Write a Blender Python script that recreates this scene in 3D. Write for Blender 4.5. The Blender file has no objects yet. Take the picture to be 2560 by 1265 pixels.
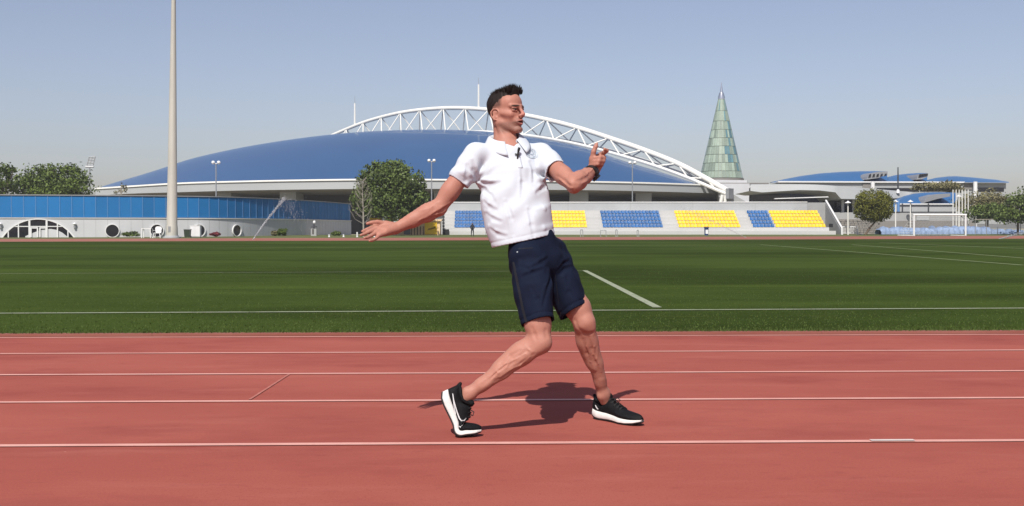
import bpy, math, random
import numpy as np
from mathutils import Vector, Matrix
from mathutils.bvhtree import BVHTree

R = math.radians
scene = bpy.context.scene
COL = scene.collection

# ------------------------------------------------------------------ camera
F_PX, CAM_H = 2760.0, 0.953
YAW, PITCH, ROLL = R(1.2), R(1.256), R(-0.067)
cam_data = bpy.data.cameras.new('camera')
cam_data.sensor_width = 36.0
cam_data.lens = 36.0 * F_PX / 2560.0
cam_data.clip_start, cam_data.clip_end = 0.1, 6000.0
cam = bpy.data.objects.new('camera', cam_data)
COL.objects.link(cam)
CAM_ROT = Matrix.Rotation(-YAW, 3, 'Z') @ Matrix.Rotation(math.pi/2 - PITCH, 3, 'X') @ Matrix.Rotation(ROLL, 3, 'Z')
cam.matrix_world = Matrix.Translation((0, 0, CAM_H)) @ CAM_ROT.to_4x4()
scene.camera = cam

# ------------------------------------------------------------------ sky, sun, exposure
SUN_DIR = Vector((-0.23, -0.83, 1.0)).normalized()          # towards the sun
SUN_EL = math.asin(SUN_DIR.z)
SUN_AZ = math.atan2(SUN_DIR.x, SUN_DIR.y)                   # clockwise from +Y
world = bpy.data.worlds.new('World')
scene.world = world
world.use_nodes = True
wn, wl = world.node_tree.nodes, world.node_tree.links
bg = wn['Background']
sky = wn.new('ShaderNodeTexSky')
sky.sky_type = 'NISHITA'
sky.sun_disc = False
sky.sun_elevation = SUN_EL
sky.sun_rotation = SUN_AZ
sky.altitude = 0.0
sky.air_density = 1.0
sky.dust_density = 1.3
sky.ozone_density = 1.6
hsv = wn.new('ShaderNodeHueSaturation')
hsv.inputs['Saturation'].default_value = 0.84
wl.new(sky.outputs[0], hsv.inputs['Color'])
wb_mix = wn.new('ShaderNodeMix'); wb_mix.data_type = 'RGBA'; wb_mix.blend_type = 'MULTIPLY'
wb_mix.inputs['Factor'].default_value = 1.0; wb_mix.inputs['B'].default_value = (1.04, 0.965, 1.03, 1)   # camera white balance
wl.new(hsv.outputs[0], wb_mix.inputs['A'])
wl.new(wb_mix.outputs['Result'], bg.inputs['Color'])
bg.inputs['Strength'].default_value = 0.097
sun_data = bpy.data.lights.new('sun', 'SUN')
sun_data.energy = 5.0
sun_data.angle = R(0.53)
sun_data.color = (1.0, 0.955, 0.89)
sun = bpy.data.objects.new('sun', sun_data)
COL.objects.link(sun)
sun.rotation_euler = SUN_DIR.to_track_quat('Z', 'Y').to_euler()
scene.view_settings.view_transform = 'Standard'
scene.view_settings.look = 'None'
scene.view_settings.exposure = 0.15
scene.view_settings.gamma = 1.0
scene.view_settings.use_curve_mapping = False

# ------------------------------------------------------------------ helpers
def ray(px, py):
    return CAM_ROT @ Vector(((px - 1280.0)/F_PX, -(py - 632.5)/F_PX, -1.0))
def W(px, py, Y):
    """world point seen at photo pixel (px,py) standing at distance Y down the field"""
    d = ray(px, py); t = Y / d.y
    return Vector((d.x*t, Y, CAM_H + d.z*t))
def G(px, py, z=0.0):
    d = ray(px, py); t = (z - CAM_H) / d.z
    return Vector((d.x*t, d.y*t, z))
def interp(x, pts):
    xs = [p[0] for p in pts]; ys = [p[1] for p in pts]
    return float(np.interp(x, xs, ys))
def smooth_curve(pts, n):
    """Catmull-Rom through a list of Vectors, n samples per span"""
    P = [Vector(p) for p in pts]; out = []
    for i in range(len(P)-1):
        p0 = P[i-1] if i else P[0]*2 - P[1]
        p1, p2 = P[i], P[i+1]
        p3 = P[i+2] if i+2 < len(P) else P[-1]*2 - P[-2]
        for k in range(n):
            t = k/n
            out.append(0.5*((2*p1) + (p2-p0)*t + (2*p0-5*p1+4*p2-p3)*t*t + (3*p1-p0-3*p2+p3)*t**3))
    out.append(P[-1].copy())
    return out
def spline1(x, pts):
    """smooth (monotone-ish cubic) interpolation of a scalar curve"""
    xs = np.array([p[0] for p in pts], float); ys = np.array([p[1] for p in pts], float)
    m = np.gradient(ys, xs)
    i = int(np.clip(np.searchsorted(xs, x) - 1, 0, len(xs)-2))
    h = xs[i+1]-xs[i]; t = min(1.0, max(0.0, (x-xs[i])/h))
    return float((2*t**3-3*t*t+1)*ys[i] + (t**3-2*t*t+t)*h*m[i] + (-2*t**3+3*t*t)*ys[i+1] + (t**3-t*t)*h*m[i+1])

BASE = {}
def register(o, base):
    BASE[o.name] = Vector(base)
def tag(o, label=None, cat=None, group=None, kind=None):
    if label: o['label'] = label
    if cat: o['category'] = cat
    if group: o['group'] = group
    if kind: o['kind'] = kind
    return o
def thing(name, label, cat, loc, group=None):
    o = bpy.data.objects.new(name, None)
    o.empty_display_size = 0.2
    COL.objects.link(o)
    o.location = loc
    register(o, loc)
    return tag(o, label, cat, group)
def link_mesh(name, me, parent=None, base=(0, 0, 0)):
    o = bpy.data.objects.new(name, me)
    COL.objects.link(o)
    if parent is not None:
        o.parent = parent
        register(o, BASE[parent.name])
    else:
        o.location = base
        register(o, base)
    return o

class MB:
    """collects faces in world space; build() links them as one mesh object"""
    def __init__(s):
        s.v, s.f = [], []
    def add(s, vs, fs):
        b = len(s.v)
        s.v += [tuple(v) for v in vs]
        s.f += [tuple(i+b for i in f) for f in fs]
        return s
    def box(s, lo, hi):
        x0, y0, z0 = lo; x1, y1, z1 = hi
        return s.add([(x0,y0,z0),(x1,y0,z0),(x1,y1,z0),(x0,y1,z0),(x0,y0,z1),(x1,y0,z1),(x1,y1,z1),(x0,y1,z1)],
                     [(0,3,2,1),(4,5,6,7),(0,1,5,4),(1,2,6,5),(2,3,7,6),(3,0,4,7)])
    def obox(s, c, ax, ay, az):
        """box from centre and three half-axis vectors"""
        c, ax, ay, az = Vector(c), Vector(ax), Vector(ay), Vector(az)
        vs = [c+sx*ax+sy*ay+sz*az for sz in (-1,1) for sx, sy in ((-1,-1),(1,-1),(1,1),(-1,1))]
        return s.add(vs, [(0,3,2,1),(4,5,6,7),(0,1,5,4),(1,2,6,5),(2,3,7,6),(3,0,4,7)])
    def prism(s, poly, off):
        """polygon (list of points) extruded by vector off"""
        n = len(poly); off = Vector(off)
        vs = [Vector(p) for p in poly] + [Vector(p)+off for p in poly]
        fs = [tuple(range(n)), tuple(range(2*n-1, n-1, -1))]
        fs += [(i, i+n, (i+1) % n + n, (i+1) % n) for i in range(n)]
        return s.add(vs, fs)
    def tube(s, pts, radii, n=8, cap=True):
        P = [Vector(p) for p in pts]
        if not hasattr(radii, '__len__'): radii = [radii]*len(P)
        vs, fs = [], []
        up = None
        for i, p in enumerate(P):
            d = (P[min(i+1, len(P)-1)] - P[max(i-1, 0)])
            d = d.normalized() if d.length > 1e-9 else Vector((0,0,1))
            if up is None:
                up = Vector((0,0,1)) if abs(d.z) < 0.9 else Vector((1,0,0))
            a = d.cross(up).normalized(); b = a.cross(d).normalized(); up = b
            for k in range(n):
                t = 2*math.pi*k/n
                vs.append(p + (a*math.cos(t) + b*math.sin(t))*radii[i])
        for i in range(len(P)-1):
            for k in range(n):
                fs.append((i*n+k, i*n+(k+1) % n, (i+1)*n+(k+1) % n, (i+1)*n+k))
        if cap:
            fs.append(tuple(range(n-1, -1, -1)))
            fs.append(tuple(range((len(P)-1)*n, len(P)*n)))
        return s.add(vs, fs)
    def lathe(s, c, prof, n=24, cap=True):
        """profile [(r,z),...] about the vertical through c"""
        c = Vector(c); vs, fs = [], []
        for r, z in prof:
            for k in range(n):
                t = 2*math.pi*k/n
                vs.append(c + Vector((r*math.cos(t), r*math.sin(t), z)))
        for i in range(len(prof)-1):
            for k in range(n):
                fs.append((i*n+k, i*n+(k+1) % n, (i+1)*n+(k+1) % n, (i+1)*n+k))
        if cap:
            fs.append(tuple(range(n-1, -1, -1)))
            fs.append(tuple(range((len(prof)-1)*n, len(prof)*n)))
        return s.add(vs, fs)
    def grid(s, rows):
        """list of equally long rows of points -> quad sheet"""
        m = len(rows[0]); vs = [p for r in rows for p in r]
        fs = [(i*m+j, i*m+j+1, (i+1)*m+j+1, (i+1)*m+j) for i in range(len(rows)-1) for j in range(m-1)]
        return s.add(vs, fs)
    def ring(s, c, ax, ay, r0, r1, depth, n=28):
        """flat annulus in the plane (ax,ay) with thickness along depth"""
        c, ax, ay, depth = Vector(c), Vector(ax), Vector(ay), Vector(depth)
        vs = []
        for rr, dd in ((r0, 0), (r1, 0), (r1, 1), (r0, 1)):
            for k in range(n):
                t = 2*math.pi*k/n
                vs.append(c + ax*math.cos(t)*rr + ay*math.sin(t)*rr + depth*dd)
        fs = []
        for q in range(4):
            for k in range(n):
                fs.append((q*n+k, q*n+(k+1) % n, ((q+1) % 4)*n+(k+1) % n, ((q+1) % 4)*n+k))
        return s.add(vs, fs)
    def disc(s, c, ax, ay, r, n=28):
        c, ax, ay = Vector(c), Vector(ax), Vector(ay)
        return s.add([c + ax*math.cos(2*math.pi*k/n)*r + ay*math.sin(2*math.pi*k/n)*r for k in range(n)], [tuple(range(n))])
    def mesh(s, name, mat, base=(0, 0, 0), smooth=False):
        me = bpy.data.meshes.new(name)
        b = Vector(base)
        me.from_pydata([(v[0]-b.x, v[1]-b.y, v[2]-b.z) for v in s.v], [], s.f)
        me.materials.append(mat)
        if smooth:
            me.polygons.foreach_set('use_smooth', [True]*len(me.polygons))
            me.set_sharp_from_angle(angle=R(38))
        me.update()
        return me
    def build(s, name, mat, parent=None, base=(0, 0, 0), smooth=False):
        b = BASE[parent.name] if parent is not None else base
        return link_mesh(name, s.mesh(name, mat, b, smooth), parent, base)

def np_mesh(name, V, Q, mat, smooth=False):
    """numpy vertices (n,3) and faces (m,k) -> mesh"""
    me = bpy.data.meshes.new(name)
    V = np.asarray(V, np.float32); Q = np.asarray(Q, np.int32)
    k = Q.shape[1]
    me.vertices.add(len(V)); me.vertices.foreach_set('co', V.ravel())
    me.loops.add(Q.size); me.loops.foreach_set('vertex_index', Q.ravel())
    me.polygons.add(len(Q))
    me.polygons.foreach_set('loop_start', np.arange(0, Q.size, k, dtype=np.int32))
    me.polygons.foreach_set('loop_total', np.full(len(Q), k, np.int32))
    if smooth: me.polygons.foreach_set('use_smooth', np.ones(len(Q), bool))
    me.materials.append(mat)
    me.update(calc_edges=True); me.validate()
    return me

# ------------------------------------------------------------------ materials
def srgb(r, g, b):
    f = lambda c: (c/255/12.92) if c/255 <= 0.04045 else ((c/255+0.055)/1.055)**2.4
    return (f(r), f(g), f(b))
ALB = 0.83
def mat(name, col, rough=0.7, metal=0.0, var=0.12, vscale=1.5, bump=0.0, bscale=40.0, spec=0.4, coat=0.0, stretch=(1, 1, 1), island=0.0, objrand=0.0, sss=0.0):
    col = tuple(c*ALB for c in col)
    m = bpy.data.materials.new(name); m.use_nodes = True
    n, l = m.node_tree.nodes, m.node_tree.links
    p = n['Principled BSDF']
    p.inputs['Roughness'].default_value = rough
    p.inputs['Metallic'].default_value = metal
    p.inputs['Specular IOR Level'].default_value = spec
    p.inputs['Coat Weight'].default_value = coat
    if sss:
        p.inputs['Subsurface Weight'].default_value = sss
        p.inputs['Subsurface Radius'].default_value = (0.012, 0.005, 0.003)
        p.inputs['Subsurface Scale'].default_value = 1.0
    tc = n.new('ShaderNodeTexCoord')
    mp = n.new('ShaderNodeMapping'); mp.inputs['Scale'].default_value = stretch
    l.new(tc.outputs['Object'], mp.inputs['Vector'])
    nz = n.new('ShaderNodeTexNoise')
    nz.inputs['Scale'].default_value = vscale; nz.inputs['Detail'].default_value = 7; nz.inputs['Roughness'].default_value = 0.62
    l.new(mp.outputs[0], nz.inputs['Vector'])
    hs = n.new('ShaderNodeHueSaturation'); hs.inputs['Color'].default_value = (*col, 1)
    mr = n.new('ShaderNodeMapRange')
    mr.inputs['From Min'].default_value = 0.25; mr.inputs['From Max'].default_value = 0.75
    mr.inputs['To Min'].default_value = 1-var; mr.inputs['To Max'].default_value = 1+var
    l.new(nz.outputs['Fac'], mr.inputs['Value'])
    val = mr.outputs[0]
    for amt, node, out in ((island, 'ShaderNodeNewGeometry', 'Random Per Island'), (objrand, 'ShaderNodeObjectInfo', 'Random')):
        if amt:
            g = n.new(node); r2 = n.new('ShaderNodeMapRange')
            r2.inputs['To Min'].default_value = 1-amt; r2.inputs['To Max'].default_value = 1+amt
            l.new(g.outputs[out], r2.inputs['Value'])
            mu = n.new('ShaderNodeMath'); mu.operation = 'MULTIPLY'
            l.new(val, mu.inputs[0]); l.new(r2.outputs[0], mu.inputs[1]); val = mu.outputs[0]
    l.new(val, hs.inputs['Value'])
    l.new(hs.outputs[0], p.inputs['Base Color'])
    if bump:
        nb = n.new('ShaderNodeTexNoise'); nb.inputs['Scale'].default_value = bscale; nb.inputs['Detail'].default_value = 4
        l.new(mp.outputs[0], nb.inputs['Vector'])
        bp = n.new('ShaderNodeBump'); bp.inputs['Strength'].default_value = bump; bp.inputs['Distance'].default_value = 0.5/bscale
        l.new(nb.outputs['Fac'], bp.inputs['Height'])
        l.new(bp.outputs[0], p.inputs['Normal'])
    return m

M = {}
M['white_paint'] = mat('white_paint', (0.78, 0.78, 0.77), 0.5, var=0.06, vscale=0.8)
M['white_steel'] = mat('white_steel', (0.80, 0.79, 0.74), 0.45, var=0.06, vscale=0.3)
M['concrete'] = mat('concrete', (0.36, 0.365, 0.36), 0.85, var=0.12, vscale=0.35, bump=0.15, bscale=6)
M['pale_concrete'] = mat('pale_concrete', (0.42, 0.435, 0.44), 0.85, var=0.10, vscale=0.25, bump=0.1, bscale=6)
M['fascia'] = mat('fascia', (0.37, 0.385, 0.385), 0.6, var=0.08, vscale=0.12, stretch=(0.3, 1, 2))
M['stand_white'] = mat('stand_white', (0.54, 0.54, 0.525), 0.75, var=0.09, vscale=0.5, stretch=(0.25, 1, 1.6))
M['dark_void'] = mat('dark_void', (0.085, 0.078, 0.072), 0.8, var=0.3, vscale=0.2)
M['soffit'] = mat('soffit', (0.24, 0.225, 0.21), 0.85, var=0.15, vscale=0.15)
M['dark_glass'] = mat('dark_glass', (0.012, 0.014, 0.02), 0.08, var=0.2, vscale=0.4, spec=0.5)
M['blue_panel'] = mat('blue_panel', srgb(32, 112, 172), 0.5, var=0.10, vscale=0.25, objrand=0.10, spec=0.25)
M['blue_trim'] = mat('blue_trim', srgb(95, 140, 190), 0.4, var=0.05)
M['blue_roof'] = mat('blue_roof', srgb(50, 88, 132), 0.36, var=0.07, vscale=0.06, stretch=(1, 0.4, 1), spec=0.6, coat=0.3)
M['vault_roof'] = mat('vault_roof', srgb(45, 100, 152), 0.4, var=0.08, vscale=0.1, coat=0.15)
M['seat_blue'] = mat('seat_blue', srgb(28, 98, 160), 0.45, var=0.08, vscale=3, objrand=0.16)
M['seat_yellow'] = mat('seat_yellow', srgb(250, 204, 22), 0.45, var=0.06, vscale=3, objrand=0.08)
M['steel_grey'] = mat('steel_grey', (0.35, 0.36, 0.37), 0.45, metal=0.4, var=0.1)
M['dark_metal'] = mat('dark_metal', (0.05, 0.052, 0.055), 0.5, var=0.2)
M['bark'] = mat('bark', (0.14, 0.105, 0.075), 0.9, var=0.3, vscale=3, bump=0.4, bscale=12)
M['pale_bark'] = mat('pale_bark', (0.34, 0.31, 0.26), 0.9, var=0.2, vscale=3)
M['leaf_dark'] = mat('leaf_dark', (0.088, 0.124, 0.026), 0.6, var=0.3, vscale=0.6, island=0.5, spec=0.3)
M['leaf_mid'] = mat('leaf_mid', (0.090, 0.128, 0.020), 0.6, var=0.3, vscale=0.6, island=0.5, spec=0.3)
M['leaf_yellow'] = mat('leaf_yellow', (0.13, 0.135, 0.016), 0.6, var=0.25, vscale=0.9, island=0.4, spec=0.3)
M['leaf_olive'] = mat('leaf_olive', (0.17, 0.155, 0.07), 0.7, var=0.3, vscale=0.8, island=0.4)
M['leaf_pink'] = mat('leaf_pink', (0.42, 0.22, 0.17), 0.7, var=0.3, vscale=0.8, island=0.45)
M['leaf_red'] = mat('leaf_red', (0.20, 0.035, 0.045), 0.7, var=0.3, vscale=2, island=0.4)
M['yellow_paint'] = mat('yellow_paint', srgb(240, 196, 40), 0.5, var=0.06)
M['cream_paint'] = mat('cream_paint', srgb(236, 205, 160), 0.6, var=0.08)
M['black_plastic'] = mat('black_plastic', (0.015, 0.015, 0.016), 0.5, var=0.2, vscale=8)
M['white_plastic'] = mat('white_plastic', (0.82, 0.82, 0.82), 0.4, var=0.04)
M['blue_tarp'] = mat('blue_tarp', srgb(138, 158, 188), 0.75, var=0.14, vscale=0.9, bump=0.5, bscale=2.5)
M['stone'] = mat('stone', (0.25, 0.235, 0.21), 0.9, var=0.35, vscale=2.5, bump=0.5, bscale=5)
M['bin_green'] = mat('bin_green', (0.035, 0.05, 0.03), 0.5, var=0.15)
M['bin_blue'] = mat('bin_blue', srgb(35, 62, 120), 0.5, var=0.15)
M['mast'] = mat('mast', (0.46, 0.445, 0.385), 0.55, var=0.14, vscale=0.7, stretch=(1, 1, 0.25))
M['pavilion_wall'] = mat('pavilion_wall', (0.58, 0.59, 0.60), 0.8, var=0.08, vscale=0.3, bump=0.05, bscale=6)
# ================================================================== GROUND
def layered(name, base, layers, rough=0.85, bumps=(), spec=0.3):
    """base colour mixed with noise layers (colour, scale, stretch, lo, hi, amount)"""
    m = bpy.data.materials.new(name); m.use_nodes = True
    n, l = m.node_tree.nodes, m.node_tree.links
    p = n['Principled BSDF']; p.inputs['Roughness'].default_value = rough; p.inputs['Specular IOR Level'].default_value = spec
    tc = n.new('ShaderNodeTexCoord')
    rgb = n.new('ShaderNodeRGB'); rgb.outputs[0].default_value = (*(c*ALB for c in base), 1)
    cur = rgb.outputs[0]
    for k, (col, sc, st, lo, hi, amt) in enumerate(layers):
        mp = n.new('ShaderNodeMapping'); mp.inputs['Scale'].default_value = st; mp.inputs['Location'].default_value = (3.7*k, 1.9*k, 0)
        l.new(tc.outputs['Object'], mp.inputs['Vector'])
        nz = n.new('ShaderNodeTexNoise'); nz.inputs['Scale'].default_value = sc; nz.inputs['Detail'].default_value = 6; nz.inputs['Roughness'].default_value = 0.65
        l.new(mp.outputs[0], nz.inputs['Vector'])
        mr = n.new('ShaderNodeMapRange'); mr.inputs['From Min'].default_value = lo; mr.inputs['From Max'].default_value = hi
        mr.inputs['To Max'].default_value = amt
        l.new(nz.outputs['Fac'], mr.inputs['Value'])
        mx = n.new('ShaderNodeMix'); mx.data_type = 'RGBA'; mx.inputs['B'].default_value = (*(c*ALB for c in col), 1)
        l.new(mr.outputs[0], mx.inputs['Factor']); l.new(cur, mx.inputs['A'])
        cur = mx.outputs['Result']
    l.new(cur, p.inputs['Base Color'])
    nrm = None
    for sc, st in bumps:
        nb = n.new('ShaderNodeTexNoise'); nb.inputs['Scale'].default_value = sc; nb.inputs['Detail'].default_value = 3
        l.new(tc.outputs['Object'], nb.inputs['Vector'])
        bp = n.new('ShaderNodeBump'); bp.inputs['Strength'].default_value = st; bp.inputs['Distance'].default_value = 0.3/sc
        l.new(nb.outputs['Fac'], bp.inputs['Height'])
        if nrm: l.new(nrm, bp.inputs['Normal'])
        nrm = bp.outputs[0]
    if nrm: l.new(nrm, p.inputs['Normal'])
    return m

M['track'] = layered('track', srgb(158, 84, 73),
    [(srgb(170, 95, 83), 0.5, (0.5, 1, 1), 0.42, 0.68, 0.8),
     (srgb(134, 64, 58), 1.1, (0.5, 1, 1), 0.50, 0.72, 0.75),
     (srgb(178, 106, 94), 3.5, (0.25, 1.2, 1), 0.54, 0.78, 0.5),
     (srgb(128, 60, 55), 13, (0.5, 1, 1), 0.58, 0.8, 0.5),
     (srgb(112, 52, 48), 5, (0.8, 1.4, 1), 0.64, 0.76, 0.45),
     (srgb(205, 150, 138), 26, (1, 1, 1), 0.70, 0.76, 0.8),
     (srgb(122, 56, 50), 90, (1, 1, 1), 0.55, 0.8, 0.7),
     (srgb(190, 120, 108), 140, (1, 1, 1), 0.58, 0.8, 0.7)], rough=0.95, bumps=((160, 0.4),), spec=0.1)
M['far_track'] = layered('far_track', srgb(150, 92, 78), [(srgb(172, 116, 100), 0.12, (0.3, 1, 1), 0.4, 0.7, 0.6)], rough=0.9)
M['line_paint'] = layered('line_paint', srgb(220, 164, 152),
    [(srgb(200, 136, 124), 6, (0.4, 1, 1), 0.42, 0.72, 0.8), (srgb(190, 110, 100), 60, (1, 1, 1), 0.58, 0.78, 0.6)], rough=0.8)
M['field_paint'] = layered('field_paint', srgb(152, 158, 134),
    [(srgb(84, 102, 50), 5, (1, 1, 1), 0.5, 0.72, 0.75)], rough=0.9)
M['turf'] = layered('turf', (0.050, 0.076, 0.0140),
    [(srgb(42, 54, 17), 0.07, (0.45, 1, 1), 0.46, 0.56, 0.8),
     (srgb(76, 92, 36), 0.22, (0.16, 1.3, 1), 0.50, 0.68, 0.75),
     (srgb(42, 55, 19), 0.55, (0.10, 1.0, 1), 0.5, 0.75, 0.6),
     (srgb(80, 92, 38), 2.2, (0.5, 1, 1), 0.55, 0.8, 0.5),
     (srgb(34, 47, 15), 22, (0.6, 1, 1), 0.5, 0.75, 0.55),
     (srgb(92, 106, 46), 70, (1, 1, 1), 0.56, 0.8, 0.5)], rough=1.0, bumps=((9, 0.4), (60, 0.7)), spec=0.03)
M['verge'] = layered('verge', srgb(98, 104, 58), [(srgb(80, 92, 42), 0.3, (0.3, 1, 1), 0.4, 0.7, 0.7)], rough=0.95)
M['earth'] = layered('earth', srgb(168, 160, 138), [(srgb(120, 125, 90), 0.02, (1, 1, 1), 0.4, 0.65, 0.6)], rough=0.95)
M['kerb'] = layered('kerb', srgb(142, 84, 72), [(srgb(160, 108, 96), 2.0, (0.3, 1, 1), 0.45, 0.7, 0.6)], rough=0.8)

def sheet(name, poly, m, kind='structure'):
    o = MB().add(poly, [tuple(range(len(poly)))]).build(name, m)
    return tag(o, kind=kind)
sheet('ground', [(-2500, -400, -0.03), (2500, -400, -0.03), (2500, 4500, -0.03), (-2500, 4500, -0.03)], M['earth'])
sheet('running_track', [(-90, -25, 0), (90, -25, 0), (90, 9.86, 0), (-90, 9.86, 0)], M['track'])
FE = lambda x: 92.0 + 0.16*x
FO = lambda x: 122.0 + 0.23*x
sheet('infield_turf', [(-90, 9.99, 0.004), (90, 9.99, 0.004), (90, FE(90), 0.004), (-90, FE(-90), 0.004)], M['turf'])
sheet('far_running_track', [(-140, FE(-140), 0.0), (140, FE(140), 0.0), (140, FO(140), 0.0), (-140, FO(-140), 0.0)], M['far_track'])
vg = MB(); rows = []
for t, z in ((0, 0.0), (0.35, 0.04), (1.0, 0.15)):
    rows.append([(x, FO(x)*(1-t) + (150.0+max(0, 0.25*x-6))*t, z) for x in range(-140, 141, 10)])
vg.grid(rows)
tag(vg.build('grass_verge', M['verge']), kind='structure')

# inner kerb between the track and the turf
kb = MB()
for i in range(-30, 30):
    kb.box((i*3.0+0.0015, 9.875, 0), (i*3.0+2.9985, 9.985, 0.022))
tag(kb.build('track_kerb', M['kerb']), kind='structure')

# painted lane lines
def lane_line(y, w=0.05, x0=-85, x1=85):
    sheet('lane_line', [(x0, y-w/2, 0.004), (x1, y-w/2, 0.004), (x1, y+w/2, 0.004), (x0, y+w/2, 0.004)], M['line_paint'])
LY = [G(1280, p).y for p in (1109, 1001, 933, 880.5, 841)]
lane_line(LY[0], 0.05); lane_line(LY[1]); lane_line(LY[2]); lane_line(LY[3]); lane_line(LY[4], 0.045)
lane_line(LY[0]-1.22*1.0-0.02, 0.05); 
p0, p1 = G(624, 1000), G(722, 937)
d = Vector((0.008, 0, 0))
M['worn_paint'] = layered('worn_paint', srgb(172, 102, 90), [(srgb(196, 132, 120), 9, (1, 1, 1), 0.45, 0.7, 0.8)], rough=0.85)
sheet('stagger_mark', [p0-d+Vector((0, 0, .004)), p0+d+Vector((0, 0, .004)), p1+d+Vector((0, 0, .004)), p1-d+Vector((0, 0, .004))], M['worn_paint'])
M['fresh_paint'] = mat('fresh_paint', (0.66, 0.55, 0.51), 0.7, var=0.1, vscale=8)
a, b = G(2172, 1102).x, G(2282, 1102).x
sheet('touch_up_mark', [(a, LY[0]-0.018, 0.008), (b, LY[0]-0.018, 0.008), (b, LY[0]+0.018, 0.008), (a, LY[0]+0.018, 0.008)], M['fresh_paint'])

# pitch markings on the turf
def pitch_line(A, B, w):
    A, B = Vector((A[0], A[1], 0.010)), Vector((B[0], B[1], 0.010))
    s = (B-A).normalized().cross(Vector((0, 0, 1)))*w/2
    sheet('pitch_line', [A-s, B-s, B+s, A+s], M['field_paint'])
tl0, tl1 = G(0, 785), G(2560, 772)
k = (tl1-tl0)/(tl1.x-tl0.x)
pitch_line(tl0 - k*60, tl1 + k*60, 0.10)
c0, c1 = G(1645, 771), G(1462, 677)
pitch_line(c0 + Vector((0, .05, 0)), c1, 0.11)
q0, q1 = G(0, 685), G(1458, 678)
pitch_line(q0 + (q0-q1).normalized()*30, q1, 0.06)
M['field_paint_faint'] = layered('field_paint_faint', srgb(122, 134, 92), [(srgb(84, 102, 50), 2, (1, 1, 1), 0.5, 0.72, 0.75)], rough=0.9)
def faint(A, B, w):
    A, B = Vector((A.x, A.y, 0.012)), Vector((B.x, B.y, 0.012))
    s = (B-A).normalized().cross(Vector((0, 0, 1)))*w/2
    sheet('pitch_line', [A-s, B-s, B+s, A+s], M['field_paint_faint'])
faint(G(2560, 664), G(1900, 612), 0.16)
faint(G(2560, 646), G(2130, 612), 0.16)
faint(G(1420, 614), G(2560, 618), 0.22)
faint(G(2560, 622), G(2200, 607), 0.2)
faint(G(0, 622), G(1190, 618), 0.2)

# blades of grass along the near side of the turf: nobody could count them
rng = np.random.default_rng(5)
def grass_blades(n, y0, y1, hx, h0, h1, wd):
    y = y0 + (y1-y0)*rng.random(n)**3.2
    x = (rng.random(n)*2-1)*(hx + (y-y0)*0.5)
    a = rng.random(n)*math.pi*2
    h = h0 + (h1-h0)*rng.random(n)**2
    lean = 0.5*h[:, None]*np.stack([np.cos(a*3.1), np.sin(a*3.1)], 1)
    dx, dy = np.cos(a)*wd/2, np.sin(a)*wd/2
    V = np.zeros((n, 3, 3), np.float32)
    V[:, 0] = np.stack([x-dx, y-dy, np.full(n, 0.002)], 1)
    V[:, 1] = np.stack([x+dx, y+dy, np.full(n, 0.002)], 1)
    V[:, 2] = np.stack([x+lean[:, 0], y+lean[:, 1], h], 1)
    return V.reshape(-1, 3), np.arange(n*3).reshape(-1, 3)
M['blade'] = mat('blade', (0.070, 0.102, 0.022), 0.75, var=0.2, vscale=0.8, island=0.45, spec=0.2)
V1, Q1 = grass_blades(60000, 9.96, 30.0, 5.4, 0.008, 0.022, 0.010)
V2, Q2 = grass_blades(9000, 9.93, 10.12, 5.4, 0.02, 0.055, 0.012)
gm = np_mesh('grass', np.vstack([V1, V2]), np.vstack([Q1, Q2+len(V1)]), M['blade'])
tag(link_mesh('grass', gm), 'short green grass along the near edge of the turf', 'grass', kind='stuff')

# ================================================================== DOMED SPORTS HALL
hall = thing('sports_hall', 'huge sports hall with shallow blue dome roof and white truss arch', 'sports hall', W(1060, 580, 200))
hall.location.z = 0; BASE[hall.name].z = 0
SIL = [(252, 468), (300, 454), (350, 440), (415, 420), (450, 408), (566, 380), (700, 357), (830, 341), (900, 335), (1000, 330.5), (1130, 329),
       (1225, 333), (1300, 342), (1358, 350), (1477, 375), (1553, 401), (1654, 431), (1745, 460.5)]
FT = [(238, 470), (330, 464), (445, 457), (609, 452), (765, 449), (884, 447.5), (1065, 447.5), (1360, 451), (1486, 453), (1581, 455), (1745, 460), (1880, 465)]
FB = [(238, 489), (330, 484), (444, 480.6), (576, 476.7), (738, 474), (875, 472.5), (1074, 472), (1365, 474.5), (1471, 475.3), (1629, 478.5), (1805, 484), (1880, 487)]
def YF(px):
    u = (px-1000)/780.0
    return 195.0 + 18.0*u*u + (8.0*((px-1400)/430.0)**2 if px > 1400 else 0.0)
A2, B2 = W(1826, 482, 214), W(600, 450, 300)
pl_d = Vector((B2.x-A2.x, B2.y-A2.y, 0)).normalized()
pl_n = Vector((pl_d.y, -pl_d.x, 0))
if pl_n.y > 0: pl_n = -pl_n
def on_plane(px, py):
    d = ray(px, py); o = Vector((0, 0, CAM_H))
    t = (A2 - o).dot(pl_n) / d.dot(pl_n)
    return o + d*t
def DEP(px):
    u = min(1, abs((px-1000)/752.0))
    d = 4.0 + 62.0*(1-u*u)**0.5
    q = on_plane(max(px, 880), 400).y - YF(px) - 2.5
    return max(2.5, min(d, q))
rows = []
NP = 90
pxs = np.concatenate([np.linspace(252, 330, 12)[:-1], np.linspace(330, 1660, 60)[:-1], np.linspace(1660, 1745, 10)])
for t in np.linspace(0, 1.75, 36):
    row = []
    for px in pxs:
        a = W(px, spline1(px, FT), YF(px)); b_ = W(px, spline1(px, SIL), YF(px)+DEP(px))
        yy = a.y + (b_.y-a.y)*t
        e = math.sin(min(t, 1.0)*math.pi/2) if t <= 1 else math.cos((t-1)*math.pi/2)
        row.append((a.x + (b_.x-a.x)*t, yy, max(a.z + (b_.z-a.z)*e, 3)))
    rows.append(row)
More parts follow.
